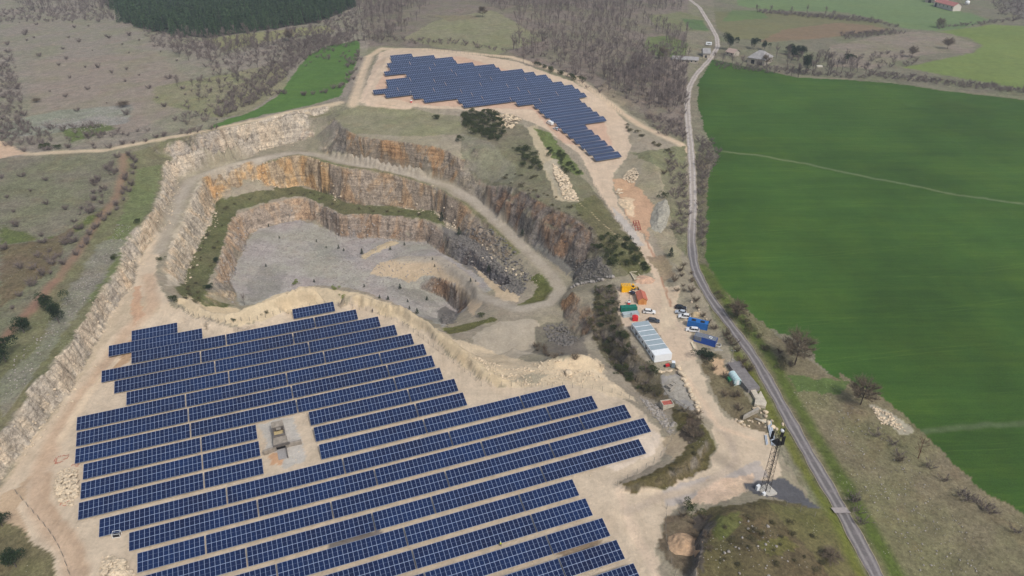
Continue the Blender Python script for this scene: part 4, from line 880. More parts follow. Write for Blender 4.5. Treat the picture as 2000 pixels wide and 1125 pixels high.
r = empty('hose_coil', gp(1402, 678)); MB().tube([(1.0 * math.cos(a), 1.0 * math.sin(a), .3 + .25 * (k % 3)) for k, a in enumerate([i * math.pi / 7 for i in range(42)])], .09, 5).build('hose', simple('grey_hose', (190, 188, 182), .6), r); tag(r, 'loose coil of pale hose at the end of the deep blue container', 'hose')
# utility pole
def pole(a, b, label, h):
    r = empty('utility_pole', gp(*a)); MB().tube([(0, 0, -.3), (.15, 0, h)], [.16, .1], 8).build('post', simple('pole_timber', (150, 140, 128), .85), r); MB().box(-.6, .9, -.05, .05, h - .35, h - .23).build('cross_arm', GALV, r)
    for x in (-.45, .75): MB().tube([(x, 0, h - .23), (x, 0, h + .02)], .05, 6).build('insulator', LAMP, r)
    tag(r, label, 'pole')
pole((1426, 713), None, 'slim grey pole standing where the pale path meets the dark ramp', 6.0)
# arched cabin
r = empty('arched_cabin', gp(1434, 744), head((1429, 735), (1440, 752))); L_, W_ = 4.6, 2.4; TEAL = simple('pale_teal_sheet', (176, 204, 208), .5, .08, 1.0); n = 10
pr = [(W_ / 2 * math.cos(math.pi * i / n), 1.3 + 1.1 * math.sin(math.pi * i / n)) for i in range(n + 1)]
vs = [(x, y, z) for x in (-L_ / 2, L_ / 2) for y, z in [(W_ / 2, 0)] + pr + [(-W_ / 2, 0)]]; k = n + 3
MB().add(vs, [tuple(range(k))[::-1], tuple(range(k, 2 * k))] + [(i, i + 1, i + 1 + k, i + k) for i in range(k - 1)]).build('shell', TEAL, r)
for i in range(5): x = -L_ / 2 + .1 + i * (L_ - .2) / 4; MB().tube([(x, y * 1.01, z * 1.005) for y, z in pr], .04, 4).build('rib', WHITEP, r)
MB().box(L_ / 2, L_ / 2 + .04, -.45, .45, .1, 1.95).build('door', WHITEP, r); MB().box(L_ / 2 + .002, L_ / 2 + .05, .62, .95, 1.2, 1.6).build('vent', BLACKP, r)
MB().box(-1.6, .9, (-1 if True else 1) * (W_ / 2 + .9), -(W_ / 2 + .05), .0, 1.0).build('tank', simple('tank_green', (24, 120, 78), .5), r, bevel=.1)
tag(r, 'pale teal arched cabin with a green tank beside the concrete ramp', 'cabin')
# concrete loading ramp and slabs
CON = simple('old_concrete', (122, 118, 118), .9, .22, .8); CON2 = simple('light_concrete', (186, 178, 162), .9, .2, .8); CON3 = simple('mid_concrete', (156, 150, 140), .9, .22, 1)
def slab(name, pts, th, mat, label, cat, top=None, lift=.0):
    P = [gp(*p) for p in pts]; z1 = max(p.z for p in P) + lift + th * .5 if top is None else top; c = sum(P, Vector()) / len(P)
    n = len(P); vs = [(p.x - c.x, p.y - c.y, (p.z + lift + th) - c.z) for p in P] + [(p.x - c.x, p.y - c.y, p.z - .8 - c.z) for p in P]
    o = MB().add(vs, [tuple(range(n)), tuple(range(n, 2 * n))[::-1]] + [(i, (i + 1) % n, (i + 1) % n + n, i + n) for i in range(n)]).build(name, mat, loc=c, bevel=.06)
    return tag(o, label, cat)
slab('concrete_ramp', [(1420, 716), (1444, 713), (1462, 738), (1483, 765), (1460, 768), (1438, 742)], 1.5, CON, 'long dark ribbed concrete ramp running beside the public road', 'ramp')
slab('concrete_path', [(1393, 683), (1404, 680), (1440, 708), (1444, 712), (1420, 714)], .15, CON3, 'pale worn concrete strip leading to the dark ramp', 'path')
slab('concrete_slab', [(1464, 768), (1474, 764), (1482, 782), (1474, 785)], 1.0, CON2, 'pale narrow slab at the lower end of the ramp', 'slab')
slab('concrete_block', [(1474, 785), (1484, 770), (1496, 793), (1494, 800), (1472, 796)], 1.1, CON2, 'broad cracked concrete block below the ramp end', 'concrete block')
slab('retaining_wall', [(1451, 818), (1450, 823), (1482, 806), (1479, 802)], 1.4, CON3, 'leaning grey retaining wall above the rubble', 'wall')
slab('concrete_apron', [(1318, 735), (1333, 742), (1340, 757), (1348, 778), (1358, 797), (1340, 795), (1318, 782), (1302, 770), (1292, 755), (1305, 742)], .12, CON3, 'grey concrete apron inside the row of boulders', 'apron')
# concrete box with two openings, tank with red lid
def cbox(a, L, W, H, rz, label, kind):
    r = empty('concrete_tank' if kind else 'inspection_chamber', a, rz); b = MB(); t = .22
    b.box(-L / 2, L / 2, -W / 2, -W / 2 + t, -.4, H); b.box(-L / 2, L / 2, W / 2 - t, W / 2, -.4, H); b.box(-L / 2, -L / 2 + t, -W / 2 + t, W / 2 - t, -.4, H - .002); b.box(L / 2 - t, L / 2, -W / 2 + t, W / 2 - t, -.4, H - .002)
    if not kind: b.box(-t / 2, t / 2, -W / 2 + t, W / 2 - t, -.4, H - .003)
    b.build('wall', CON2 if kind else CON3, r); MB().box(-L / 2 + t, L / 2 - t, -W / 2 + t, W / 2 - t, -.35, H - (.35 if kind else .9)).build('rusty_lid' if kind else 'floor', simple('rust_red', (168, 92, 80), .8, .35, 2) if kind else BLACKP, r)
    if not kind: MB().box(-L / 2 - .6, L / 2 + .6, -W / 2 - .5, -W / 2, -.4, H - .35).build('step', CON3, r)
    tag(r, label, 'concrete tank' if kind else 'concrete chamber')
cbox(gp(1311, 757), 3.4, 1.9, .9, head((1300, 762), (1317, 748)), 'grey concrete chamber with two dark openings in its top', 0)
cbox(gp(1302, 794), 3.6, 2.6, 1.7, head((1293, 797), (1312, 789)), 'pale concrete tank with a rusty red lid', 1)
# steel beams and pipe
STEELW = simple('white_steel', (206, 214, 224), .4, .06, 1, .3)
def beams(a, b, n, label, w=.32):
    A, B2 = gp(*a), gp(*b); r = empty('steel_beam_stack', (A + B2) / 2, math.atan2(B2.y - A.y, B2.x - A.x)); L = (B2 - A).length
    for i in range(n): MB().box(-L / 2 + .2 * (i % 3), L / 2 - .3 * (i % 2), (i - n / 2) * w, (i - n / 2) * w + w * .8, .12, .42 + .12 * (i % 2)).build('beam', STEELW, r)
    for s in (-1, 0, 1): MB().box(s * L * .35 - .08, s * L * .35 + .08, -n * w / 2 - .6, n * w / 2 + .5, 0, .12).build('bearer', TB, r)
    tag(r, label, 'steel beams')
beams((1501, 826), (1511, 873), 4, 'long stack of white steel beams beside the lattice mast')
beams((1495, 852), (1498, 871), 2, 'short pair of white steel beams left of the long stack')
A, B2 = gp(1473, 820), gp(1496, 827); r = MB().tube([(-(B2 - A).length / 2, 0, .35), ((B2 - A).length / 2, 0, .35)], .36, 14).build('concrete_pipe', CON2, loc=(A + B2) / 2, smooth=True); r.rotation_euler = (0, 0, math.atan2(B2.y - A.y, B2.x - A.x)); tag(r, 'pale grey pipe lying below the rubble and boulders', 'pipe')
# lattice mast
base = gp(1493, 962); dtop = rays(1526, 846); 
tt = np.arange(60, 400, .05); cp_ = np.array([0, 0, CAMZ]) + dtop[None, :] * tt[:, None]; kk = np.argmin(np.hypot(cp_[:, 0] - base.x, cp_[:, 1] - base.y)); MH = float(cp_[kk, 2] - base.z); print('mast height', MH)
r = empty('lattice_mast', base, R(25)); MET = simple('dark_mast_steel', (58, 54, 52), .6, .2, 2, .5); hw0, hw1 = .85, .6
def hwz(z): return hw0 + (hw1 - hw0) * z / MH
MB().box(-2.2, 2.6, -1.9, 1.9, -.3, .35).build('concrete_base', simple('base_concrete', (184, 180, 172), .9), r, bevel=.05)
cor = [(-1, -1), (1, -1), (1, 1), (-1, 1)]
for sx_, sy_ in cor: MB().tube([(sx_ * hw0, sy_ * hw0, .3), (sx_ * hw1, sy_ * hw1, MH)], .055, 6).build('leg', MET, r)
nb = 14
for i in range(nb):
    z0, z1 = .35 + i * (MH - .4) / nb, .35 + (i + 1) * (MH - .4) / nb; b = MB()
    for k in range(4):
        (a0, b0), (a1, b1) = cor[k], cor[(k + 1) % 4]; h0, h1_ = hwz(z0), hwz(z1); s0, s1 = ((a0, b0), (a1, b1)) if i % 2 else ((a1, b1), (a0, b0))
        b.tube([(s0[0] * h0, s0[1] * h0, z0), (s1[0] * h1_, s1[1] * h1_, z1)], .028, 4); b.tube([(a0 * h1_, b0 * h1_, z1), (a1 * h1_, b1 * h1_, z1)], .028, 4)
    b.build('bracing', MET, r)
MB().tube([(.2, -.2, .3), (.2, -.2, MH)], .09, 6).build('cable_run', BLACKP, r)
for k in range(3):
    a = R(120 * k + 20); x, y = math.cos(a) * 1.7, math.sin(a) * 1.7
    MB().tube([(x * .5, y * .5, MH - 2.2), (x, y, MH - 2.2), (x, y, MH + .3)], .05, 5).build('antenna_bracket', MET, r)
    for m in (0, 1): MB().box(x - .2 + (.5 if m else 0), x + .16 + (.5 if m else 0), y - .14, y + .14, MH - 2.6, MH + .1).build('panel_antenna', BLACKP, r, bevel=.03)
MB().box(-1.1, 1.1, -1.1, 1.1, MH - 3.3, MH - 3.2).build('platform', MET, r)
MB().tube([(1.1, .5, MH - .4), (1.35, .6, MH - .4), (1.5, .66, MH - .4)], [.1, .5, .55], 14).build('dish', WHITEP, r); MB().tube([(0, 0, MH), (0, 0, MH + 2.2)], .05, 5).build('lightning_rod', MET, r)
for x, y, h_ in ((-1.7, 1.1, 1.7), (-1.6, -1.2, 1.3), (-1.0, 1.5, 1.2)): MB().box(x - .4, x + .4, y - .35, y + .35, .36, .36 + h_).build('equipment_cabinet', WHITEP, r, bevel=.03)
tag(r, 'tall dark lattice mast with black antennas and white cabinets at its foot', 'mast')
# crushing plant bunker between the tables
o0 = gp(553, 880); rz = head((530, 900), (568, 892)); r = empty('concrete_bunker', o0, rz + R(4)); r.scale = (.84, .76, .8); BC = simple('weathered_concrete', (138, 130, 120), .95, .28, .7); BC2 = simple('dark_concrete', (98, 92, 88), .95, .25, .8)
# local x across the portal, y away from the camera
MB().box(-2.7, 2.0, 0.9, 4.6, -.3, 1.9).add([(-2.7, .9, 1.9), (2.0, .9, 1.9), (1.6, 4.6, 2.4), (-2.4, 4.6, 2.4), (-2.7, 4.6, 1.9), (2.0, 4.6, 1.9)], [(0, 1, 2, 3), (0, 3, 4), (1, 5, 2), (3, 2, 5, 4)]).build('roof_block', BC, r)
MB().box(-1.9, 1.0, .5, .9, -.2, 1.2).build('tunnel_mouth', simple('tunnel_shade', (14, 13, 13), .9), r)  # solid near-black block, the shade inside the tunnel painted as colour
MB().box(-2.8, 2.6, .3, .95, 1.2, 2.1).build('portal_beam', BC2, r, bevel=.05)
MB().box(-6.2, -1.95, .35, 1.15, -.2, 1.6).build('wing_wall', BC, r, bevel=.06).rotation_euler = (0, 0, R(6)); MB().box(1.05, 6.4, .3, 1.3, -.2, 1.5).build('wing_wall', BC, r, bevel=.06)
MB().box(1.0, 1.3, -5.2, .4, -.2, .9).build('side_wall', BC2, r); MB().box(-1.9, 1.0, -5.0, .5, -.25, .06).build('ramp_floor', simple('slab_grey', (150, 146, 144), .9), r)
hb = MB()
for (x0, x1, y0, y1) in ((-2.3, -1.9, 4.6, 10.), (1.3, 1.7, 4.6, 10.), (-1.9, 1.3, 9.6, 10.), (-1.9, 1.3, 4.65, 5.6)): hb.box(x0, x1, y0, y1, -.3, 2.8)
hb.build('hopper', BC2, r, bevel=.05); MB().box(-1.9, 1.3, 5.6, 9.6, -.3, 1.2).build('hopper_fill', simple('sand_fill', (190, 172, 130), .95), r)
MB().add([(-2.4, 10, 2.9), (1.8, 10, 2.9), (1.6, 12.4, 3.6), (-2.2, 12.4, 3.6), (-2.4, 10, 0), (1.8, 10, 0), (1.6, 13.4, 0), (-2.2, 13.4, 0)], [(0, 1, 2, 3), (0, 4, 5, 1), (1, 5, 6, 2), (2, 6, 7, 3), (3, 7, 4, 0)]).build('feed_chute', BC, r)
MB().box(-1.0, .6, 8.0, 9.5, 2.81, 2.9).build('lintel', BC, r)
tag(r, 'ruined concrete crusher bunker with a dark tunnel mouth amid the solar tables', 'bunker')
# red steel hopper legs by the access road, orange nets, crate
r = empty('red_steel_frame', gp(1244, 447), R(10)); RS = simple('rusty_red_steel', (150, 62, 52), .7, .3, 2)
for x in (-1.2, 0, 1.2): MB().tube([(x, -2, .0), (x, 2.2, 2.6)], .14, 5).build('rail', RS, r); MB().tube([(x, 2.2, 0), (x, 2.2, 2.6)], .12, 5).build('leg', RS, r)
for k in range(5): MB().tube([(-1.2, -1.8 + k, .15 + .62 * k), (1.2, -1.8 + k, .15 + .62 * k)], .09, 5).build('rung', RS, r)
tag(r, 'rusty red steel frame leaning on the bank beside the access road', 'steel frame')
r = empty('wire_cage', gp(229, 1047), R(12)); fr_ = MB()
for a in (-.9, .9):
    for b in (-.6, .6): fr_.tube([(a, b, 0), (a, b, 1.2)], .05, 5)
for z in (.1, 1.2):
    fr_.tube([(-.9, -.6, z), (.9, -.6, z), (.9, .6, z), (-.9, .6, z), (-.9, -.6, z)], .05, 5)
fr_.build('frame', WHITEP, r); MB().box(-.8, .8, -.5, .5, .1, .7).build('contents', BLACKP, r, bevel=.1); tag(r, 'white wire cage with a dark load by the near tables', 'cage')

# ------------------------------------------------------------------ farm buildings far away
STONE = simple('farm_stone', (176, 168, 156), .9, .15, .6); OLDROOF = simple('old_grey_roof', (150, 148, 148), .9, .2, .5); PINK = simple('faded_red_roof', (178, 118, 112), .85, .12, .5)
def barn(a, b, depth, h, hr, label, rm, wm=STONE, hip=0, openings=(), win=0, cat='barn', name='farm_barn'):
    A, B2 = gp(*a), gp(*b); rz = math.atan2(B2.y - A.y, B2.x - A.x); L = (B2 - A).length; z = min(A.z, B2.z); r = empty(name, (A.x, A.y, z), rz); D = depth
    MB().add([(0, 0, -1), (L, 0, -1), (L, D, -1), (0, D, -1), (0, 0, h), (L, 0, h), (L, D, h), (0, D, h), (hip + .0, D / 2, hr), (L - hip, D / 2, hr)],
        [(0, 1, 5, 4), (2, 3, 7, 6), (0, 4, 8, 7, 3) if hip == 0 else (0, 4, 7, 3), (1, 2, 6, 9, 5) if hip == 0 else (1, 2, 6, 5)]).build('wall', wm, r)
    e = .5
    for s in (0, 1):
        y0 = -e if s == 0 else D + e; zz = h - e * (hr - h) / (D / 2)
        m_ = MB().add([(-e, y0, zz), (L + e, y0, zz), (L - hip + (e if hip == 0 else 0), D / 2, hr + .05), (hip - (e if hip == 0 else 0), D / 2, hr + .05), (-e, y0, zz - .2), (L + e, y0, zz - .2)], [(0, 1, 2, 3), (0, 4, 5, 1)])
        if hip:
            x0 = -e if s == 0 else L + e; xr = hip if s == 0 else L - hip; m_.add([(x0, -e, zz), (x0, D + e, zz), (xr, D / 2, hr + .04)], [(0, 1, 2)])
        m_.build('roof', rm, r)
    for x, w_, hh in openings: MB().box(L * x - w_ / 2, L * x + w_ / 2, -.06, .02, 0, hh).build('door', simple('barn_dark', (40, 38, 38), .8), r)
    for i in range(win): MB().box(L * (i + .5) / win - .5, L * (i + .5) / win + .5, -.05, .02, h * .45, h * .8).build('window', GLASS, r)
    tag(r, label, cat); return r
barn((1459, 122), (1492, 129), 15, 4.6, 9.0, 'large grey hipped barn beyond the corner of the green field', OLDROOF, hip=5, openings=((.32, 2.6, 3), (.78, 2.2, 2.4)))
barn((1313, 118), (1362, 126), 7, 3.2, 4.6, 'long low grey barn across the road from the farm', OLDROOF, openings=((.2, 2, 2), (.6, 2.5, 2)), win=6)
barn((1373, 112), (1386, 114), 9, 3.8, 6.4, 'small grey gabled barn by the road bend', OLDROOF, openings=((.4, 1.6, 2),))
barn((1417, 108), (1432, 112), 7, 3.2, 5.2, 'small stone house with a pinkish roof among the farm trees', simple('pinkish_roof', (170, 150, 140), .9), win=2, cat='house', name='farm_house')
barn((1823, 12), (1860, 22.5), 9, 5.0, 7.6, 'long white walled barn with a faded red roof at top right', PINK, simple('cream_wall', (206, 198, 190), .8), openings=((.1, 3, 3.5),), win=5)
barn((1806, 4), (1824, 7), 12, 4.5, 7.0, 'grey barn adjoining the red roofed one at its left', OLDROOF, openings=((.5, 3, 3),))
barn((1816, 0), (1835, 4), 14, 6, 9, 'farmhouse with a pink roof behind the long white walled barn', PINK, win=4, cat='house', name='farm_house')
r = empty('white_caravan', gp(1384, 89), R(-10)); MB().prism([(-2.4, .5), (-2.5, 1.6), (-2.1, 2.6), (2.2, 2.6), (2.4, 1.5), (2.3, .5)], -1.1, 1.1).build('body', WHITEP, r, bevel=.1)
for s in (-1, 1): wheel(r, -.2, s * 1.0)
MB().box(-1.2, 1.2, -1.13, -1.1, 1.4, 2.0).build('window', GLASS, r); tag(r, 'white caravan parked beside the road near the farm', 'caravan')
r = empty('white_tank', gp(1888, 10), 0); MB().tube([(0, 0, .4), (0, 0, 3.2), (0, 0, 3.9), (0, 0, 4.2)], [2.2, 2.2, 1.3, .2], 16).build('vessel', WHITEP, r, smooth=True); MB().tube([(0, 0, 0), (0, 0, .5)], 2.0, 12).build('plinth', CON3, r); tag(r, 'round white tank standing alone beside the red roofed farm', 'tank')
r = MB().prism([(-2, 0), (-2, 1.1), (2, 1.1), (2.2, 0)], -1, 1).build('stone_trough', simple('pale_stone', (214, 208, 196), .9), loc=gp(1600, 131)); tag(r, 'small white garden shed among the farm trees', 'shed')
# people
def person(px, py, label, top, legs, rz=0, hat=None):
    p = gp(px, py); J = [(0, 0, .95), (0, 0, 1.15), (0, 0, 1.4), (0, 0, 1.52), (0, .02, 1.64), (.1, 0, .9), (.13, .04, .5), (.14, 0, .08), (.15, -.14, .04), (-.1, 0, .9), (-.13, -.06, .5), (-.14, .06, .08), (-.15, -.08, .04), (.19, 0, 1.4), (.27, -.03, 1.13), (.25, -.2, .95), (-.19, 0, 1.4), (-.28, 0, 1.12), (-.27, -.1, .88), (.24, -.27, .9), (-.26, -.14, .8)]
    E_ = [(0, 1), (1, 2), (2, 3), (3, 4), (0, 5), (5, 6), (6, 7), (7, 8), (0, 9), (9, 10), (10, 11), (11, 12), (2, 13), (13, 14), (14, 15), (2, 16), (16, 17), (17, 18), (15, 19), (18, 20)]
    rad = [.15, .14, .17, .065, .11, .1, .07, .05, .045, .1, .07, .05, .045, .075, .05, .035, .075, .05, .035, .03, .03]
    me_ = bpy.data.meshes.new('person'); me_.from_pydata(J, E_, []); o = bpy.data.objects.new('person', me_); COL.objects.link(o); o.location = p; o.rotation_euler = (0, 0, rz)
    sk = o.modifiers.new('skin', 'SKIN'); 
    for i, v in enumerate(me_.skin_vertices[0].data): v.radius = (rad[i], rad[i] * .8); v.use_root = i == 0
    ss = o.modifiers.new('sub', 'SUBSURF'); ss.levels = ss.render_levels = 1; me_.materials.append(legs)
    v_ = MB().tube([(0, 0, .92), (0, 0, 1.15), (0, 0, 1.36), (0, 0, 1.47)], [.2, .19, .21, .1], 10).build('jacket', top, o, smooth=True)
    MB().tube([(0, .02, 1.6), (0, .02, 1.7), (0, .02, 1.78)], [.125, .12, .05], 10).build('helmet', hat or WHITEP, o, smooth=True)
    tag(o, label, 'person', 'people working on the site')
HV = simple('hi_vis_yellow', (206, 226, 40), .7, .05); HO = simple('hi_vis_orange', (238, 110, 50), .7, .05); TR = simple('work_trousers', (60, 64, 78), .8)
person(978, 1068, 'person in a yellow vest and white helmet between near solar tables', HV, TR, R(160))
person(1232, 620, 'person in grey clothes walking beside the pale open container', simple('grey_jacket', (110, 118, 120), .8), TR, R(60), BLACKP)
person(1091, 257, 'person in an orange jacket standing beside the pale car', HO, TR)
person(1141, 297, 'person in pale clothes at the left end of a short upper table', simple('cream_jacket', (226, 206, 186), .8), simple('cream_trousers', (206, 186, 166), .8))
person(728, 613, 'person in dark clothes walking on the bare rim near the berm', simple('dark_jacket', (90, 84, 80), .8), TR, 0, BLACKP)
print('objects', round(time.time() - T0, 1))

# ------------------------------------------------------------------ public road
def resample(L, step):
    d = np.r_[0, np.cumsum(np.hypot(*np.diff(L[:, :2], axis=0).T))]; n = int(d[-1] / step); t = np.linspace(0, d[-1], n); o = np.stack([np.interp(t, d, L[:, k]) for k in range(2)], 1)
    for _ in range(12): o[1:-1] = (o[:-2] + o[2:] + o[1:-1] * 2) / 4
    return o, t
rc_, rt = resample(ROADW, 2.0); tg = np.gradient(rc_, axis=0); tg /= np.linalg.norm(tg, axis=1)[:, None]; nn_ = np.stack([-tg[:, 1], tg[:, 0]], 1)
us = np.linspace(-1, 1, 9); V = []; A_ = []
for j, (c, n, tt_) in enumerate(zip(rc_, nn_, rt)):
    wv = 2.0 + .16 * math.sin(tt_ * .31) + .12 * math.sin(tt_ * .83 + 1)
    for u_ in us: V.append((c[0] + n[0] * u_ * wv, c[1] + n[1] * u_ * wv)); A_.append((u_ * .5 + .5, tt_ / 400, 0, 1))
V = np.array(V); zc = H0(rc_[:, 0], rc_[:, 1]); 
for _ in range(6): zc[1:-1] = (zc[:-2] + zc[2:] + 2 * zc[1:-1]) / 4
zz = np.maximum(Hf(V[:, 0], V[:, 1]) * 0 + np.repeat(zc, 9) + .04, H0(V[:, 0], V[:, 1]) + .02) + np.tile(.06 * (1 - us ** 2), len(rc_))
I = np.arange(len(V)).reshape(-1, 9); F = np.stack([I[:-1, :-1], I[:-1, 1:], I[1:, 1:], I[1:, :-1]], -1).reshape(-1, 4)
g = NG('road_surface', .85, .2); a_ = g.attr('uv2'); sp = g.n('ShaderNodeSeparateColor'); g.t.links.new(a_.outputs['Color'], sp.inputs[0]); p = g.pos(); u_ = sp.outputs[0]; ln = sp.outputs[1]
tr = g.math('ABSOLUTE', g.math('SUBTRACT', g.math('ABSOLUTE', g.math('SUBTRACT', u_, .5)), .24)); tr = g.ramp(g.math('ADD', tr, g.math('MULTIPLY', g.math('SUBTRACT', g.noise(p, .5, 4), .5), .12)), .03, .13, 0, 1)
far_ = g.ramp(ln, .0, .0001, 0, 1)
sp2 = g.n('ShaderNodeSeparateXYZ'); g.put(sp2.inputs[0], p); nf = g.ramp(sp2.outputs[1], 262, 300, 0, 1)
asp = g.mix(tr, lin(144, 139, 138), lin(104, 100, 100)); dirt = g.mix(tr, lin(190, 182, 176), lin(166, 156, 146)); c = g.mix(nf, asp, dirt)
c = g.mix(g.ramp(g.noise(p, .35, 5, .7), .5, .62, 0, .6), c, lin(128, 122, 124)); c = g.mix(1., c, _rgb(g, g.ramp(g.noise(p, 2.5, 4, .7), .3, .7, .86, 1.12)), 'MULTIPLY')
ed = g.math('GREATER_THAN', g.math('ADD', g.math('ABSOLUTE', g.math('SUBTRACT', u_, .5)), g.math('MULTIPLY', g.noise(p, .9, 3), .09)), .5); c = g.mix(ed, c, lin(150, 140, 118)); g.col(c); g.bump(g.noise(p, 6, 3), .3, .03)
me = npmesh('road', np.c_[V, zz], F, g.m, smooth=True); at = me.attributes.new('uv2', 'FLOAT_COLOR', 'POINT'); at.data.foreach_set('color', np.array(A_, np.float32).ravel())
o = bpy.data.objects.new('road', me); COL.objects.link(o); o['kind'] = 'structure'
pt = [gp(1622, 993), gp(1652, 992), gp(1662, 1003), gp(1630, 1005)]
o = MB().add([(p.x, p.y, p.z + .16) for p in pt], [(0, 1, 2, 3)]).build('road_patch', simple('pale_asphalt', (158, 150, 148), .9, .12, 1)); o['kind'] = 'structure'

# ------------------------------------------------------------------ vegetation prototypes (numpy triangles)
def tri_tube(P, r, n=4):
    P = np.array(P, float); r = np.broadcast_to(r, (len(P),)); V = []; F = []
    for i, p in enumerate(P):
        d = P[min(i + 1, len(P) - 1)] - P[max(i - 1, 0)]; d /= np.linalg.norm(d) + 1e-9; a = np.cross(d, [.3, .9, .2]); a /= np.linalg.norm(a) + 1e-9; b = np.cross(d, a)
        for k in range(n): t = 2 * math.pi * k / n; V.append(p + (a * math.cos(t) + b * math.sin(t)) * r[i])
    for i in range(len(P) - 1):
        for k in range(n):
            a, b, c, d = i * n + k, i * n + (k + 1) % n, (i + 1) * n + (k + 1) % n, (i + 1) * n + k; F += [(a, b, c), (a, c, d)]
    return np.array(V), np.array(F)
def slivers(P, D, L, w, rng):
    """thin triangles from points P along directions D"""
    n = len(P); S = np.cross(D, rng.normal(size=(n, 3))); S /= np.linalg.norm(S, axis=1)[:, None] + 1e-9
    V = np.stack([P - S * w[:, None] / 2, P + S * w[:, None] / 2, P + D * L[:, None]], 1).reshape(-1, 3); return V, np.arange(3 * n).reshape(n, 3)
def join(parts):
    V = []; F = []; M_ = []; k = 0
    for v, f, m in parts: V.append(v); F.append(f + k); M_.append(np.full(len(f), m)); k += len(v)
    return np.concatenate(V), np.concatenate(F), np.concatenate(M_)
def bare_tree(seed, h=9., spread=3.2, nl=13, ntw=520, tw=.07, shrub=False, tl=1.2):
    rng = np.random.default_rng(seed); parts = []; ends = []
    if not shrub:
        bend = rng.normal(size=2) * .35; trunk = [(0, 0, -.4), (bend[0] * .3, bend[1] * .3, h * .25), (bend[0], bend[1], h * .55), (bend[0] * 1.3, bend[1] * 1.2, h * .85)]
        v, f = tri_tube(trunk, [.2 * h / 9, .16 * h / 9, .1 * h / 9, .03], 5); parts.append((v, f, 0)); T = np.array(trunk)
    for i in range(nl):
        t = rng.uniform(.25, .95); a = rng.uniform(0, 2 * math.pi)
        if shrub: s = np.array([rng.normal() * .25, rng.normal() * .25, 0]); e = np.array([math.cos(a) * spread * rng.uniform(.4, 1), math.sin(a) * spread * rng.uniform(.4, 1), h * rng.uniform(.45, .95)])
        else:
            z = h * .85 * t; s = np.array([np.interp(z, T[:, 2], T[:, 0]), np.interp(z, T[:, 2], T[:, 1]), z]); q = rng.uniform(.55, 1) * math.sin(math.pi * min(1, .25 + t * .75)) ** .5
            e = s + np.array([math.cos(a) * spread * q, math.sin(a) * spread * q, h * rng.uniform(.12, .34)])
        m_ = (s + e) / 2 + np.array([0, 0, -.06 * h * rng.uniform(-.5, 1)]); v, f = tri_tube([s, m_, e], [.075 * h / 9 + .01, .05 * h / 9, .015], 3); parts.append((v, f, 0)); ends.append((s, m_, e))
    k = rng.integers(0, len(ends), ntw); t = rng.uniform(.25, 1.05, ntw)[:, None]; E = np.array(ends)[k]
    P = np.where(t < .5, E[:, 0] + (E[:, 1] - E[:, 0]) * t * 2, E[:, 1] + (E[:, 2] - E[:, 1]) * (t * 2 - 1)); D = rng.normal(size=(ntw, 3)) * .75 + (E[:, 2] - E[:, 0]) / spread + np.array([0, 0, .45]); D /= np.linalg.norm(D, axis=1)[:, None]
    j = rng.random(ntw) < .5; P2 = P + D * rng.uniform(0, tl * .6, ntw)[:, None] * j[:, None]
    v, f = slivers(P2, D, rng.uniform(.5, 1.2, ntw) * tl, np.full(ntw, tw), rng); parts.append((v, f, 1))
    return join(parts)
def leafy(seed, rx, h, nleaf, size, lobes=6, trunk=.0, cone=False):
    rng = np.random.default_rng(seed); parts = []
    if trunk or cone: v, f = tri_tube([(0, 0, -.4), (0, 0, h * .8)], [.05 * h * .35 + .04, .02], 5); parts.append((v, f, 0))
    if cone:
        z = h * (.1 + .9 * rng.random(nleaf) ** 1.15); tier = .72 + .28 * np.cos(z / h * 2 * math.pi * 7); r = rx * (1 - z / h) ** .8 * tier * np.sqrt(rng.uniform(.25, 1, nleaf)); a = rng.uniform(0, 2 * math.pi, nleaf); r = r * (1 + .22 * np.sin(a * 3 + seed + z))
        P = np.stack([np.cos(a) * r, np.sin(a) * r, z], 1); D = np.stack([np.cos(a), np.sin(a), rng.uniform(-.5, .3, nleaf)], 1)
    else:
        c = np.stack([rng.normal(size=lobes) * rx * .42, rng.normal(size=lobes) * rx * .42, h * (trunk + (1 - trunk) * rng.uniform(.3, .72, lobes))], 1); cr = rx * rng.uniform(.34, .62, lobes)
        k = rng.integers(0, lobes, nleaf); n = rng.normal(size=(nleaf, 3)); n /= np.linalg.norm(n, axis=1)[:, None]; n[:, 2] = np.where(rng.random(nleaf) < .6, abs(n[:, 2]), n[:, 2])
        P = c[k] + n * (cr[k] * rng.uniform(.55, 1.05, nleaf))[:, None] * np.array([1, 1, min(1.2, h * (1 - trunk) / rx * .55)]); P[:, 2] = np.clip(P[:, 2], .05, h * 1.05); D = n + rng.normal(size=(nleaf, 3)) * .6
    D /= np.linalg.norm(D, axis=1)[:, None]; S = np.cross(D, rng.normal(size=(nleaf, 3))); S /= np.linalg.norm(S, axis=1)[:, None] + 1e-9; w_ = size * rng.uniform(.6, 1.3, nleaf)[:, None]
    V = np.stack([P - S * w_, P + S * w_, P + D * w_ * 1.6], 1).reshape(-1, 3); parts.append((V, np.arange(3 * nleaf).reshape(nleaf, 3), 1)); return join(parts)
def leafmat(name, a, b, rough=.8, trans=0.):
    g = NG(name, rough, .1); oi = g.n('ShaderNodeObjectInfo'); n = g.noise(g.pos(), .55, 3, .7); n2 = g.noise(g.pos(), .06, 3, .6)
    t = g.math('ADD', g.math('MULTIPLY', g.ramp(n, .35, .65), .5), g.math('MULTIPLY', g.math('ADD', oi.outputs['Random'], g.ramp(n2, .35, .65)), .28), clamp=True)
    g.col(g.mix(t, lin(*a), lin(*b))); return g.m
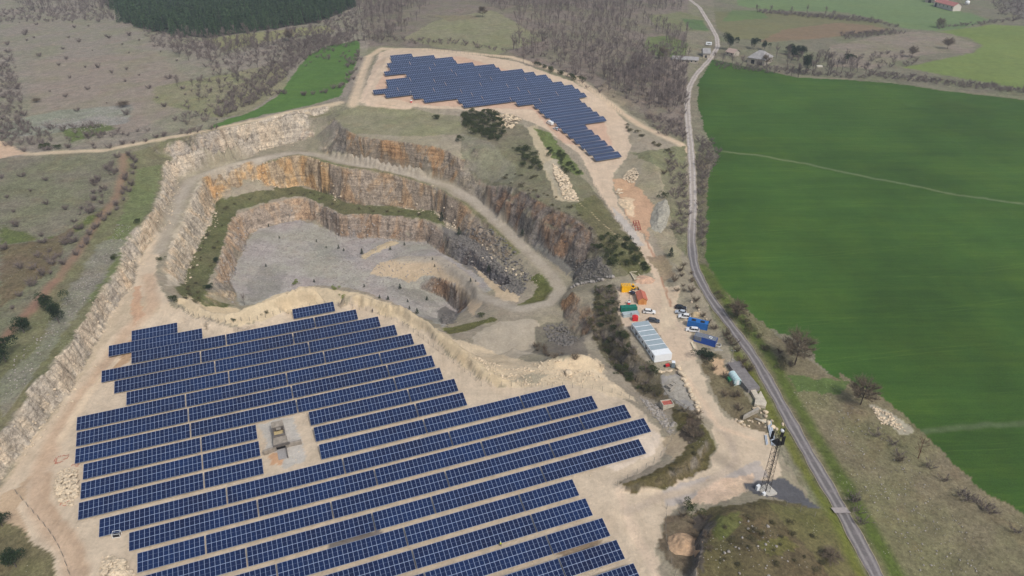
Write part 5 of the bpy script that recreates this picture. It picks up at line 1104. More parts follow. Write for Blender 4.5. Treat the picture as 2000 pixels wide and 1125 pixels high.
BARK = leafmat('bark', (78, 70, 66), (108, 100, 96)); TWIG = leafmat('bare_twigs', (98, 88, 84), (142, 131, 126)); TWIGB = leafmat('brown_twigs', (92, 80, 68), (132, 120, 102))
PINEL = leafmat('conifer_needles', (30, 44, 32), (58, 74, 48)); EVER = leafmat('evergreen_leaves', (40, 50, 32), (84, 92, 56)); OLIVE = leafmat('scrub_leaves', (70, 70, 50), (112, 106, 78)); FOREST = leafmat('forest_needles', (34, 56, 40), (92, 116, 80)); BRIGHT = leafmat('fresh_leaves', (92, 108, 50), (130, 142, 74)); DARKT = leafmat('dark_twigs', (66, 56, 50), (96, 82, 72))
PROTO = {}
def protos(kind):
    if kind in PROTO: return PROTO[kind]
    d = {'bare_tree': lambda s: (bare_tree(s, 8.5 + s % 3, 3.0 + .3 * (s % 2), tw=.095), (BARK, TWIG)),
         'big_tree': lambda s: (bare_tree(s, 9.5, 5.4, 40, 3400, .085, tl=1.5), (DARKT, TWIGB)),
         'bare_shrub': lambda s: (bare_tree(s, 2.4, 1.9, 22, 620, .075, True, .7), (BARK, TWIG)),
         'brown_shrub': lambda s: (bare_tree(s, 2.2, 1.9, 22, 640, .07, True, .7), (DARKT, TWIGB)),
         'evergreen_bush': lambda s: (leafy(s, 1.7, 2.2, 620, .13, 7), (BARK, EVER)),
         'scrub_bush': lambda s: (leafy(s, 1.6, 1.5, 520, .12, 8), (BARK, OLIVE)),
         'pine_tree': lambda s: (leafy(s, 3.2, 7.5, 2600, .17, 9, .15), (BARK, PINEL)),
         'young_conifer': lambda s: (leafy(s, 1.3, 4.0, 620, .13, cone=True), (BARK, PINEL)),
         'forest_conifer': lambda s: (leafy(s, 2.6, 12.5, 420, .42, cone=True), (BARK, FOREST)),
         'leafy_bush': lambda s: (leafy(s, 1.3, 1.8, 420, .13, 5), (BARK, BRIGHT)),
         'dead_tree': lambda s: (bare_tree(s, 6.5, 3.2, 14, 160, .07, tl=1.0), (simple('dead_wood', (96, 62, 50), .9),) * 2)}[kind]
    PROTO[kind] = [d(s) for s in range(1, 5)]; return PROTO[kind]
MESH = {}; COUNT = {}; EXTRA = {}
def plant(kind, x, y, sc, label, cat, group, parts=False, z=None, squash=1.):
    name = {'big_tree': 'oak_tree'}.get(kind, kind); COUNT[name] = COUNT.get(name, 0) + 1
    if COUNT[name] > 295: EXTRA.setdefault(kind, []).append((x, y, sc)); return
    i = random.randrange(4); (V, F, mi), mats = protos(kind)[i]; z = gz(x, y) if z is None else z
    if parts:
        k = (kind, i, 'p')
        if k not in MESH: MESH[k] = [npmesh(n_, V, F[mi == m_], mats[m_]) for m_, n_ in ((0, 'trunk'), (1, 'crown'))]
        r = empty(name, (x, y, z)); 
        for me_, n_ in zip(MESH[k], ('trunk', 'crown')): link(n_, me_, r)
    else:
        if (kind, i) not in MESH: MESH[(kind, i)] = npmesh(name, V, F, mats, mi)
        r = link(name, MESH[(kind, i)], loc=(x, y, z))
    r.rotation_euler = (0, 0, random.uniform(0, 6.28)); r.scale = (sc, sc * random.uniform(.9, 1.1), sc * squash * random.uniform(.88, 1.12)); return tag(r, label, cat, group)
def fill(P, step, jit=.5, hole=0.):
    P = np.array(P, float); x0, y0 = P.min(0); x1, y1 = P.max(0); X, Y = np.meshgrid(np.arange(x0, x1, step), np.arange(y0, y1, step)); X = X.ravel() + RNG.uniform(-jit, jit, X.size) * step; Y = Y.ravel() + RNG.uniform(-jit, jit, Y.size) * step
    k = inpoly(P, X, Y) & (fbm(X, Y, 22, 91, 3) > hole - .5); return np.stack([X[k], Y[k]], 1)
def grove(kind, px, step, sc, label, cat, group, hole=0., parts=False, lim=9999):
    pts = fill(hp(dens(px, 4)), step, .5, hole); RNG.shuffle(pts)
    for x, y in pts[:lim]: plant(kind, x, y, random.uniform(*sc), label, cat, group, parts)
def hedge(kind, px, step, sc, wid, label, cat, group, lim=9999):
    L, t = resample(hp(dens(px, 3, False)), step)
    for c in L[:lim]: plant(kind, c[0] + random.gauss(0, wid), c[1] + random.gauss(0, wid), random.uniform(*sc), label, cat, group)
def one(kind, px, py, sc, label, cat, parts=True, squash=1., group=None): p = gp(px, py); return plant(kind, p.x, p.y, sc, label, cat, group, parts, squash=squash)
# single plants that stand out
one('pine_tree', 100, 606, 1.0, 'dark pine on the slope, hindmost of the pair above the pale cliff', 'tree'); one('pine_tree', 116, 632, 1.05, 'dark pine on the slope, front one of the pair above the pale cliff', 'tree')
one('pine_tree', 48, 652, 1.05, 'broad dark pine beside the red track at far left', 'tree', squash=.8); one('pine_tree', 12, 708, 1.3, 'dark pine cut by the left edge of the photo above the cliff', 'tree', squash=.8)
one('pine_tree', 32, 1108, .9, 'dark bushy pine in the bottom left corner', 'tree', squash=.8); one('pine_tree', 6, 1030, .8, 'dark pine on the rocky knoll at the lower left edge', 'tree', squash=.8)
one('big_tree', 1552, 714, 1.2, 'large bare oak at the edge of the green field below the road bend', 'tree'); one('big_tree', 1680, 792, 1.0, 'rounded bare oak standing alone against the green field', 'tree'); one('big_tree', 1440, 622, .72, 'smaller bare oak where the green field meets the road', 'tree')
one('dead_tree', 1792, 898, 1., 'reddish brown dead tree leaning on the stony bank', 'tree'); one('pine_tree', 1380, 704, .8, 'dark dense bush on the mound below the deep blue container', 'bush', squash=.6); one('pine_tree', 1371, 696, .6, 'low dark bush left of the dense bush on the mound', 'bush', squash=.6)
one('evergreen_bush', 1348, 1003, 1.25, 'round dark green bush on the edge of the dirt yard', 'bush'); one('big_tree', 1622, 1096, .62, 'sprawling dark brown shrub below the public road', 'bush', squash=.5)
one('young_conifer', 1310, 503, 1.2, 'dark conifer between the dirt road and the public road', 'tree'); one('evergreen_bush', 1294, 388, 1.1, 'dark green bush on top of the gravel heap', 'bush', squash=1.5); one('brown_shrub', 1296, 340, 1.1, 'small brown shrub on the grassy hump behind the gravel heap', 'shrub')
one('evergreen_bush', 853, 234, 1.5, 'round dark shrub alone on the upper grass flat', 'bush'); one('evergreen_bush', 898, 277, 1.4, 'dark bush at the left foot of the juniper patch', 'bush')
one('big_tree', 565, 82, .9, 'bare oak standing on the pale meadow behind the green strip', 'tree'); one('big_tree', 943, 34, .9, 'bare round oak on the far pasture', 'tree'); one('big_tree', 1293, 118, .9, 'bare tree on the meadow left of the long low barn', 'tree')
one('pine_tree', 1424, 99, 1.5, 'big dark evergreen beside the road bend at the farm', 'tree', squash=1.1); one('pine_tree', 1472, 97, 1.1, 'dark evergreen behind the left side of the hipped barn', 'tree', squash=1.2); one('pine_tree', 1492, 99, .9, 'dark evergreen behind the right side of the hipped barn', 'tree', squash=1.2)
one('pine_tree', 1572, 145, 1.5, 'tall dark evergreen at the field edge right of the farm', 'tree', squash=1.3); one('pine_tree', 1655, 124, 1.3, 'dark evergreen right of the bare farm trees', 'tree', squash=.8)
grove('pine_tree', [(1528, 100), (1566, 106), (1575, 122), (1545, 118)], 6, (.8, 1.1), 'dark evergreen in the clump behind the farm garden', 'tree', 'dark clump of evergreens behind the farm')
one('big_tree', 1497, 128, .75, 'dark bare tree in front of the hipped barn', 'tree'); one('big_tree', 1850, 96, .9, 'spreading bare tree on the grey knoll in the far field', 'tree'); one('big_tree', 1780, 112, .8, 'bare tree at the tip of the knoll left of the yellow field', 'tree'); one('big_tree', 1834, 55, .9, 'bare tree at the left end of the far hedge', 'tree')
one('bare_tree', 478, 597, .5, 'small pale birch on the bench above the pit', 'tree')
for i, (u_, v_, s_) in enumerate([(75,205,.5),(138,275,.4),(355,296,.4),(412,330,.35),(622,365,.75),(787,342,.6),(870,315,.5),(60,440,.45),(342,530,.5),(635,560,.45),(845,568,.7),(1035,398,.35),(1047,445,.4),(1258,528,.5),(1287,528,.3),(725,626,.5),(775,636,.6),(890,648,.45),(1003,638,.6),(900,690,.5),(945,715,.75),(515,348,.5),(485,335,.6)]):
    one('young_conifer', 500 + u_ / 3, 375 + v_ / 3, s_, 'small dark conifer growing on the grey pit floor', 'tree', False, group='small conifers on the pit floor')
for px, py, s_ in ((863, 432, 1.2), (897, 460, 1.1), (955, 535, 1.0), (1020, 463, .9)): one('young_conifer', px, py, s_, {863: 'tall dark conifer on the bench at the middle of the pit wall', 897: 'dark conifer right of the tall one below the haul road', 955: 'dark conifer at the foot of the right pit wall', 1020: 'dark conifer on the strip beside the haul road'}[px], 'tree')
one('pine_tree', 424, 514, .55, 'dark bush at the brink of the inner cliff on the left bench', 'bush', squash=.7); one('pine_tree', 410, 569, .55, 'dark bush low on the left bench', 'bush', squash=.8); one('evergreen_bush', 340, 590, 1.1, 'olive bush at the left end of the berm', 'bush'); one('evergreen_bush', 315, 510, .8, 'round bush in the middle of the left haul road', 'bush')
one('evergreen_bush', 270, 438, .8, 'small dark bush on the brink of the pale cliff', 'bush', squash=1.4); one('evergreen_bush', 223, 508, .9, 'dark bush behind the pale cliff brink lower on the slope', 'bush', squash=1.4); one('leafy_bush', 655, 566, 1.0, 'yellow green bush on the berm crest', 'bush'); one('leafy_bush', 669, 582, .7, 'small yellow green bush on the inner side of the berm', 'bush'); one('leafy_bush', 577, 556, 1.2, 'yellow green bush at the pit floor behind the berm', 'bush')
one('evergreen_bush', 457, 629, .5, 'tiny olive bush on the berm slope above the first tables', 'bush'); one('evergreen_bush', 940, 620, .9, 'dark bush by the small green terrace', 'bush'); one('scrub_bush', 520, 613, .7, 'low grey bush on the inner berm slope', 'bush')
# groves and hedges
print('singles', round(time.time() - T0, 1))
GW = 'bare trees of the wood beyond the upper field'
grove('bare_tree', [(1170, 150), (1240, 120), (1335, 150), (1338, 215), (1300, 215), (1220, 185)], 6.5, (.75, 1.1), 'bare grey tree in the wood right of the upper field', 'tree', GW)
hedge('bare_tree', [(1400, 125), (1440, 122), (1500, 145), (1560, 154)], 7, (.6, .95), 2, 'bare tree among the farm buildings', 'tree', 'bare trees around the farm')
grove('bare_tree', [(1500, 112), (1560, 120), (1640, 118), (1700, 140), (1700, 153), (1570, 148)], 8, (.7, 1.1), 'bare tree right of the farm garden', 'tree', 'bare trees around the farm')
hedge('bare_tree', [(430, 175), (500, 140), (560, 100), (640, 80)], 7, (.55, .9), 4, 'bare tree behind the green strip', 'tree', 'bare trees behind the green strip')
hedge('bare_tree', [(1480, 24), (1600, 28), (1700, 42)], 12, (.6, .9), 2, 'bare tree in the hedge of the far fields', 'tree', 'bare trees in the far hedges')
one('big_tree', 240, 210, .75, 'large dark thorn bush on the upper left hillside', 'bush', squash=.5); one('big_tree', 72, 200, .5, 'dark spreading bush left of the large thorn bush', 'bush', squash=.5)
hedge('bare_tree', [(350, 165), (430, 150), (400, 190)], 9, (.5, .8), 4, 'bare tree on the upper left hillside', 'tree', 'bare trees on the left hillside')
grove('bare_tree', [(340, 70), (700, 70), (720, 20), (780, 10), (800, 60), (720, 95), (600, 95), (480, 115), (420, 130), (330, 110)], 9, (.5, .95), 'bare grey tree in the thicket left of the upper field', 'tree', 'bare trees in the thicket at top')
COUNT['bare_tree'] = 999
for q_ in ([(1000, 120), (1010, 20), (1200, 20), (1345, 70), (1342, 215), (1250, 215), (1150, 165)], [(980, 20), (900, -10), (1340, -10), (1330, 20), (1200, 25)], [(700, 0), (860, -10), (820, 40), (740, 90), (690, 60)], [(0, -10), (220, -10), (230, 20), (60, 25)]):
    grove('bare_tree', q_, 6.8, (.65, 1.1), '', '', '', hole=.32)
SH = 'bare shrubs'
grove('bare_shrub', [(0, 30), (200, 30), (340, 90), (420, 130), (300, 250), (0, 240)], 26, (.4, 1.6), 'bare shrub on the upper left hillside', 'shrub', 'bare shrubs on the left hillside', lim=70)
hedge('bare_shrub', [(60, 296), (160, 290), (240, 285), (330, 265)], 5, (.6, 1.2), 2, 'bare shrub on the bank above the white track', 'shrub', 'bare shrubs by the white track', 45)
hedge('bare_shrub', [(262, 300), (262, 345), (232, 400), (180, 455), (150, 500)], 4, (.6, 1.2), 1.2, 'bare shrub on the cliff side of the red track', 'shrub', 'bare shrubs by the red track', 40)
hedge('bare_shrub', [(225, 310), (215, 370), (150, 450), (95, 540), (40, 600)], 5, (.6, 1.3), 2.5, 'bare shrub on the left of the red track', 'shrub', 'bare shrubs by the red track', 40)
grove('bare_shrub', [(0, 340), (200, 330), (200, 400), (90, 520), (0, 580)], 16, (.5, 1.3), 'bare shrub on the stony field left of the track', 'shrub', 'bare shrubs on the stony field', lim=40)
COUNT['bare_shrub'] = 215
grove('bare_shrub', [(960, 365), (1060, 380), (1150, 440), (1180, 500), (1120, 490), (1040, 430)], 6, (.4, .9), 'bare shrub on the brown outcrop above the haul road', 'shrub', 'bare shrubs on the outcrop', lim=40)
hedge('bare_shrub', [(545, 180), (600, 190), (660, 180), (690, 140), (702, 100)], 5, (.7, 1.4), 2, 'bare shrub lining the right of the green strip', 'shrub', 'bare shrubs by the green strip')
COUNT['bare_shrub'] = 999
for q_, stp in (([(400, 130), (560, 95), (600, 110), (520, 190), (430, 235), (330, 250)], 7), ([(0, 230), (60, 240), (100, 290), (0, 280)], 4), ([(0, 20), (200, 10), (230, 40), (0, 45)], 6), ([(260, 40), (420, 76), (500, 76), (400, 120), (300, 90)], 6), ([(0, 110), (25, 110), (60, 260), (0, 280)], 4.5), ([(430, 250), (400, 262), (340, 270), (360, 250)], 4), ([(560, 150), (610, 104), (640, 88), (560, 120)], 5), ([(150, 280), (240, 268), (300, 258), (300, 250), (150, 270)], 5), ([(180, 430), (240, 330), (225, 310), (190, 340), (140, 440)], 6.5), ([(1250, 225), (1330, 235), (1342, 280), (1290, 265)], 3.6), ([(1300, 300), (1338, 320), (1345, 470), (1315, 470), (1310, 380)], 3.6), ([(1362, 270), (1385, 270), (1410, 300), (1378, 360), (1374, 500), (1362, 480)], 3.2), ([(1030, 60), (1340, 90), (1340, 270), (1200, 200), (1000, 110)], 9),
    ([(340, 80), (700, 80), (680, 130), (560, 100), (420, 140)], 7), ([(1640, 66), (1750, 60), (1765, 66), (1650, 78)], 3.5), ([(1480, 20), (1700, 38), (1760, 55), (1700, 45), (1480, 26)], 3.5), ([(1400, 135), (1700, 158), (1700, 150), (1400, 122)], 4), ([(1690, 150), (2010, 186), (2010, 176), (1700, 140)], 3.5), ([(1830, 58), (1990, 42), (1995, 36), (1830, 52)], 4), ([(700, 80), (900, 90), (1000, 105), (1000, 98), (900, 82), (740, 70)], 5), ([(1930, -5), (2010, -5), (2010, 45), (1950, 30)], 6), ([(1660, 110), (1780, 95), (1800, 128), (1690, 140)], 7), ([(570, 150), (720, 40), (690, 10), (560, 80)], 8),
    ([(60, 560), (150, 470), (180, 430), (60, 500)], 6), ([(1800, 925), (1900, 985), (1990, 1050), (1990, 1030), (1880, 960), (1810, 905)], 2.6), ([(1690, 830), (1800, 905), (1790, 915), (1680, 845)], 4), ([(0, 290), (240, 270), (240, 255), (60, 265)], 6), ([(560, 150), (600, 112), (690, 80), (700, 60), (600, 80), (520, 130), (440, 190), (400, 230), (440, 228), (510, 195)], 3.6), ([(440, 90), (640, 40), (690, 20), (700, 60), (560, 100)], 6), ([(60, 250), (200, 240), (210, 250), (60, 268)], 5), ([(360, 235), (440, 225), (540, 185), (530, 170), (420, 205)], 5), ([(1650, 960), (1665, 975), (1690, 1030), (1680, 1035)], 2)):
    grove('bare_shrub', q_, stp, (.6, 1.25), '', '', '', hole=-.1)
grove('brown_shrub', [(1045, 660), (1090, 690), (1150, 700), (1140, 725), (1080, 705), (1040, 690)], 4, (.4, .9), 'dark shrub on the broken ground between the pit and the cabin slope', 'shrub', 'shrubs on the broken ground')
grove('scrub_bush', [(1010, 330), (1060, 350), (1150, 420), (1190, 480), (1140, 440), (1060, 390), (960, 350)], 6, (.4, 1.0), 'olive scrub bush on the slope above the outcrop', 'bush', 'scrub bushes above the outcrop', lim=40)
grove('brown_shrub', [(1450, 610), (1500, 650), (1530, 720), (1560, 735), (1540, 690)], 4, (.6, 1.2), 'brown shrub along the field side of the public road', 'shrub', 'brown shrubs by the public road')
grove('scrub_bush', [(1205, 950), (1280, 928), (1340, 890), (1360, 820), (1385, 850), (1370, 905), (1290, 950)], 3.5, (.3, .7), 'small olive bush on the grassy spit', 'bush', 'bushes on the grassy spit')
grove('scrub_bush', [(1380, 1020), (1500, 990), (1600, 1040), (1640, 1120), (1400, 1120)], 4.5, (.3, .8), 'small olive bush on the bottom knoll', 'bush', 'bushes on the bottom knoll')
hedge('scrub_bush', [(1400, 575), (1440, 615), (1490, 665), (1530, 715)], 4, (.8, 1.5), 1.2, 'olive scrub bush along the field side of the road bend', 'bush', 'scrub bushes by the road bend')
hedge('brown_shrub', [(1400, 640), (1430, 680), (1460, 720)], 3, (.8, 1.3), .8, 'brown shrub on the yard side of the public road', 'shrub', 'brown shrubs on the roadside')
grove('brown_shrub', [(1385,700), (1440, 760), (1470, 800), (1450, 815), (1400, 770)], 4.5, (.5, 1.0), 'brown shrub on the mound right of the dirt road', 'shrub', 'brown shrubs on the mound')
grove('brown_shrub', [(1330, 800), (1365, 800), (1375, 850), (1340, 870)], 3, (.6, 1.0), 'dark brown shrub in the hollow of the grassy spit', 'shrub', 'brown shrubs on the grassy spit')
grove('brown_shrub', [(1300, 1010), (1400, 1000), (1380, 1100), (1350, 1120), (1355, 1030)], 4.5, (.4, .8), 'brown shrub on the edge below the round bush', 'shrub', 'brown shrubs by the sand heap')
grove('brown_shrub', [(1660, 820), (1720, 870), (1800, 920), (1760, 920), (1680, 860)], 6, (.4, .9), 'brown shrub on the stony right hillside', 'shrub', 'brown shrubs on the right hillside')
grove('brown_shrub', [(1300, 560), (1345, 500), (1370, 600), (1400, 680), (1380, 640), (1330, 580)], 4, (.5, 1.1), 'brown shrub between the yard and the public road', 'shrub', 'brown shrubs behind the parked cars')
GE = 'evergreen bushes of the juniper patch'
grove('evergreen_bush', [(900, 222), (960, 218), (985, 240), (988, 278), (945, 272), (905, 250)], 3.4, (.9, 1.5), 'dark bush of the juniper patch below the upper field', 'bush', GE)
grove('evergreen_bush', [(1008, 290), (1040, 295), (1062, 325), (1045, 340), (1015, 325)], 3.6, (.7, 1.3), 'dark bush on the slope left of the white rubble', 'bush', 'evergreen bushes on the slope')
grove('evergreen_bush', [(1060, 290), (1100, 300), (1135, 340), (1110, 345)], 3.6, (.6, 1.0), 'dark bush along the bank under the upper field', 'bush', 'evergreen bushes on the bank')
grove('evergreen_bush', [(1175, 455), (1230, 465), (1270, 530), (1190, 525), (1165, 490)], 3.3, (.8, 1.3), 'dark bush in the patch above the yard', 'bush', 'evergreen bushes above the yard')
COUNT['evergreen_bush'] = max(COUNT['evergreen_bush'], 150)
grove('evergreen_bush', [(1160, 565), (1200, 558), (1208, 620), (1240, 695), (1285, 735), (1250, 765), (1200, 720), (1160, 650)], 4.8, (.5, 1.3), 'dark olive bush on the slope left of the white cabin', 'bush', 'bushes on the slope below the cabin')
grove('scrub_bush', [(1150, 640), (1180, 700), (1260, 770), (1330, 800), (1250, 740), (1200, 640), (1165, 570)], 3.6, (.7, 1.4), 'grey olive scrub bush at the foot of the slope', 'bush', 'scrub bushes at the slope foot')
grove('bare_shrub', [(1160, 565), (1200, 558), (1208, 620), (1240, 695), (1285, 735), (1250, 765), (1200, 720), (1160, 650)], 4.2, (.5, 1.1), '', '', '')
hedge('evergreen_bush', [(1045, 128), (1090, 145), (1135, 160)], 4, (1., 1.6), 1, 'dark bush at the wood edge behind the upper field', 'bush', 'dark bushes at the wood edge')
hedge('scrub_bush', [(1220, 245), (1260, 270), (1300, 300)], 4, (.8, 1.4), 1.5, 'olive scrub bush between the two dirt tracks', 'bush', 'scrub bushes between the tracks')
grove('evergreen_bush', [(80, 290), (130, 285), (120, 300)], 5, (.7, 1.1), 'dark green bush beside the white track at left', 'bush', 'dark bushes by the white track')
grove('scrub_bush', [(360, 560), (390, 570), (400, 590), (360, 585)], 3.5, (.6, 1.0), 'olive scrub bush on the green bench near the berm', 'bush', 'scrub bushes on the left bench')
# conifer forest: front row as trees, the rest one mass
hedge('forest_conifer', [(240, 42), (300, 62), (400, 74), (500, 62), (620, 44), (690, 15)], 3.3, (.8, 1.1), 2.5, 'tall conifer in the front row of the dark forest', 'tree', 'front row of the conifer forest')
COUNT['forest_conifer'] = 999
grove('forest_conifer', [(190, -6), (700, -6), (690, 12), (620, 40), (500, 58), (400, 70), (300, 58), (240, 38)], 5.4, (.6, 1.3), '', '', '')
# ------------------------------------------------------------------ masses nobody could count
NAMES = {'bare_tree': ('woodland', 'grey bare wood beyond the upper solar field', 'woodland'), 'bare_shrub': ('hedge_scrub', 'tangled bare scrub and hedges around the fields', 'scrub'), 'forest_conifer': ('conifer_forest', 'dark conifer forest at the top left', 'forest'),
         'evergreen_bush': ('bush_cover', 'dark bushes', 'bushes'), 'scrub_bush': ('scrub_cover', 'olive scrub', 'scrub'), 'brown_shrub': ('shrub_cover', 'brown shrubs', 'shrubs')}
def mass(name, protos_, pts, mats, label, cat, zoff=0., tilt=0.):
    """many transformed copies of small meshes joined in ONE object"""
    Vs, Fs, Ms = [], [], []; k = 0; A = np.array(pts, float); zz = Hf(A[:, 0], A[:, 1]); wh = RNG.integers(0, len(protos_), len(A))
    for i, (V, F, mi) in enumerate(protos_):
        q = np.where(wh == i)[0]
        if not len(q): continue
        a = RNG.uniform(0, 6.28, len(q)); s = A[q, 2]; sq = RNG.uniform(.85, 1.15, len(q)); ca, sa = np.cos(a) * s, np.sin(a) * s
        X = V[None, :, 0] * ca[:, None] - V[None, :, 1] * sa[:, None] + A[q, 0][:, None]; Y = V[None, :, 0] * sa[:, None] + V[None, :, 1] * ca[:, None] + A[q, 1][:, None]; Z = V[None, :, 2] * (s * sq)[:, None] + zz[q][:, None] + zoff
        Vs.append(np.stack([X, Y, Z], -1).reshape(-1, 3)); Fs.append((F[None] + (np.arange(len(q)) * len(V))[:, None, None] + k).reshape(-1, F.shape[1])); Ms.append(np.tile(mi, len(q))); k += len(q) * len(V)
    me = npmesh(name, np.concatenate(Vs), np.concatenate(Fs), mats, np.concatenate(Ms)); o = bpy.data.objects.new(name, me); COL.objects.link(o); return tag(o, label, cat, None, 'stuff')
for kind, pts in EXTRA.items():
    n, lb, ct = NAMES[kind]; print('mass', kind, len(pts))
    if kind == 'bare_tree': pr = [bare_tree(s, 8.5 + s % 3, 3.1, 8, 190, .17) for s in range(5)]; mt = (BARK, TWIG)
    elif kind == 'bare_shrub': pr = [bare_tree(s, 2.4, 2.1, 10, 190, .12, True, .8) for s in range(5)]; mt = (BARK, TWIG)
    elif kind == 'forest_conifer': pr = [leafy(s, 2.6, 12.5, 260, .55, cone=True) for s in range(4)]; mt = (BARK, FOREST)
    else: pr = [q_[0] for q_ in protos(kind)]; mt = protos(kind)[0][1]
    mass(n, pr, pts, mt, lb, ct)
print({k: v for k, v in COUNT.items()}, 'plants', round(time.time() - T0, 1))

# ------------------------------------------------------------------ rocks, rubble, heaps
def rock(seed, flat=.7):
    bm = bmesh.new(); bmesh.ops.create_icosphere(bm, subdivisions=2, radius=.5); rng = np.random.default_rng(seed); ax_ = rng.normal(size=(9, 3)); ax_ /= np.linalg.norm(ax_, axis=1)[:, None]; dd = rng.uniform(.24, .42, 9)
    V = np.array([v.co[:] for v in bm.verts])
    for a, d in zip(ax_, dd): t = V @ a; V = V - np.maximum(t - d, 0)[:, None] * a * .92
    V[:, 2] *= flat; V *= np.array([1.15, .9, 1]) / .42 * .5; F = np.array([[v.index for v in f.verts] for f in bm.faces]); bm.free(); return V, F, np.zeros(len(F), int)
ROCKS = [rock(s) for s in range(6)]
def rockmat(name, rgb): 
    if name in MATS: return MATS[name]
    g = NG(name, .95, .1); p = g.pos(); c = g.mix(g.ramp(g.noise(p, .8, 4, .7), .3, .7, 0, 1), lin(*[v * .8 for v in rgb]), lin(*[min(255, v * 1.12) for v in rgb])); oi = g.n('ShaderNodeObjectInfo')
    g.col(g.mix(g.math('MULTIPLY', oi.outputs['Random'], .3), c, lin(150, 142, 132))); g.bump(g.noise(p, 3, 4), .5, .08); MATS[name] = g.m; return g.m
RT, RG, RDk = rockmat('tan_rock', (212, 194, 168)), rockmat('grey_rock', (160, 154, 148)), rockmat('dark_rock', (112, 108, 104))
BM = {}
def boulder(x, y, s, mat, label, group):
    i = random.randrange(6); k = (i, mat.name)
    if k not in BM: BM[k] = npmesh('boulder', ROCKS[i][0], ROCKS[i][1], mat)
    o = link('boulder', BM[k], loc=(x, y, gz(x, y) + .18 * s)); o.rotation_euler = (random.uniform(-.3, .3), random.uniform(-.3, .3), random.uniform(0, 6.3)); o.scale = (s, s * random.uniform(.75, 1.1), s * random.uniform(.8, 1.1)); return tag(o, label, 'boulder', group)
def brow(px, n, s, mat, label, group, jit=.3):
    L, t = resample(hp(dens(px, 3, False)), .5); 
    for i in range(n): c = L[int(i * (len(L) - 1) / (n - 1))]; boulder(c[0] + random.gauss(0, jit), c[1] + random.gauss(0, jit), random.uniform(*s), mat, label, group)
brow([(1326, 722), (1334, 740), (1341, 755), (1350, 772), (1356, 785), (1366, 802)], 17, (1.3, 2.3), RT, 'pale boulder in the row edging the dirt road', 'boulders along the dirt road')
brow([(1118, 562), (1140, 553), (1165, 547), (1200, 541)], 18, (1.2, 1.9), RG, 'grey boulder in the row above the junction', 'boulders above the junction')
brow([(1288, 729), (1300, 727), (1312, 724)], 6, (.9, 1.6), RT, 'pale boulder in front of the red generator', 'boulders in front of the cabin')
brow([(1205, 375), (1212, 382), (1208, 368)], 9, (1.0, 2.0), RT, 'pale boulder in the cluster beside the access road', 'boulders by the access road', 1.2)
brow([(1484, 800), (1500, 815), (1515, 832)], 15, (.9, 1.9), RT, 'pale boulder at the lower end of the concrete ramp', 'boulders below the ramp', .9)
brow([(1440, 826), (1455, 832), (1476, 822)], 12, (.6, 1.5), RT, 'pale stone at the foot of the retaining wall', 'stones by the retaining wall', .6)
brow([(1345, 588), (1360, 600), (1380, 625)], 8, (.5, 1.0), RT, 'small pale stone on the bank behind the parked cars', 'stones behind the cars', .4)
b_ = gp(1268, 733 - 2); boulder(*gp(1110, 733)[:2], 2.6, RT, 'single large pale block on the bare ground behind the near tables', None)
def rubble(name, px, n, s, mat, label, heap=0., cat='rubble'):
    P = hp(dens(px, 4)); c = P.mean(0); pts = []
    while len(pts) < n:
        q = RNG.uniform(P.min(0), P.max(0), (n * 2, 2)); k = inpoly(P, q[:, 0], q[:, 1]); q = q[k]; pts += [(a, b, s[0] + (s[1] - s[0]) * RNG.random() ** 2.5) for a, b in q]
    pts = pts[:n]; o = mass(name, ROCKS, pts, mat, label, cat, zoff=.1); 
    if heap:
        me = o.data; V = np.empty(len(me.vertices) * 3, np.float32); me.vertices.foreach_get('co', V); V = V.reshape(-1, 3); R_ = np.hypot(*(P - c).T).mean(); d = np.hypot(V[:, 0] - c[0], V[:, 1] - c[1]) / R_; V[:, 2] += heap * np.clip(1 - d, 0, 1) ** .8; me.vertices.foreach_set('co', V.ravel()); me.update()
    return o
rubble('rubble_pile', [(115, 925), (135, 915), (152, 920), (155, 965), (140, 990), (120, 985), (106, 960)], 420, (.3, 1.2), RT, 'heap of pale broken stone left of the near tables', 1.4)
rubble('rubble_pile', [(200, 1095), (215, 1085), (245, 1100), (262, 1125), (260, 1150), (200, 1150)], 420, (.3, 1.2), RT, 'heap of pale broken stone at the bottom left', 1.4)
rubble('rubble_pile', [(1078, 320), (1095, 330), (1110, 350), (1130, 392), (1105, 392), (1085, 350)], 420, (.5, 1.9), RT, 'spill of big pale rubble below the upper field', .5)
rubble('rubble_pile', [(965, 225), (1000, 222), (1020, 235), (1000, 252), (970, 245)], 260, (.5, 1.6), RT, 'pale rubble heap right of the juniper patch', 1.2)
rubble('rubble_pile', [(1225, 335), (1240, 328), (1248, 345), (1235, 358), (1215, 350)], 220, (.4, 1.3), RT, 'pale rubble heap under the end of the upper field', .8)
rubble('rubble_field', [(940, 440), (990, 470), (1040, 540), (1020, 575), (985, 572), (930, 520), (880, 500), (880, 470)], 900, (.4, 1.6), RDk, 'dark fallen rock at the foot of the right pit wall')
rubble('rubble_field', [(1060, 640), (1100, 630), (1130, 665), (1110, 680), (1075, 670)], 300, (.4, 1.6), RDk, 'dark fallen rock below the scarp by the junction')
rubble('rubble_field', [(862, 615), (885, 608), (893, 630), (875, 640), (862, 632)], 160, (.4, 1.5), RDk, 'dark fallen rock in the deepest corner of the pit')
rubble('rubble_field', [(1110, 500), (1180, 505), (1195, 540), (1130, 552)], 400, (.3, 1.1), RDk, 'dark broken rock on the slope above the junction')
rubble('rubble_field', [(470, 590), (455, 545), (480, 490), (600, 440), (760, 480), (900, 520), (850, 600), (740, 575), (590, 555)], 1500, (.2, .8), RG, 'scattered grey stones over the pit floor')
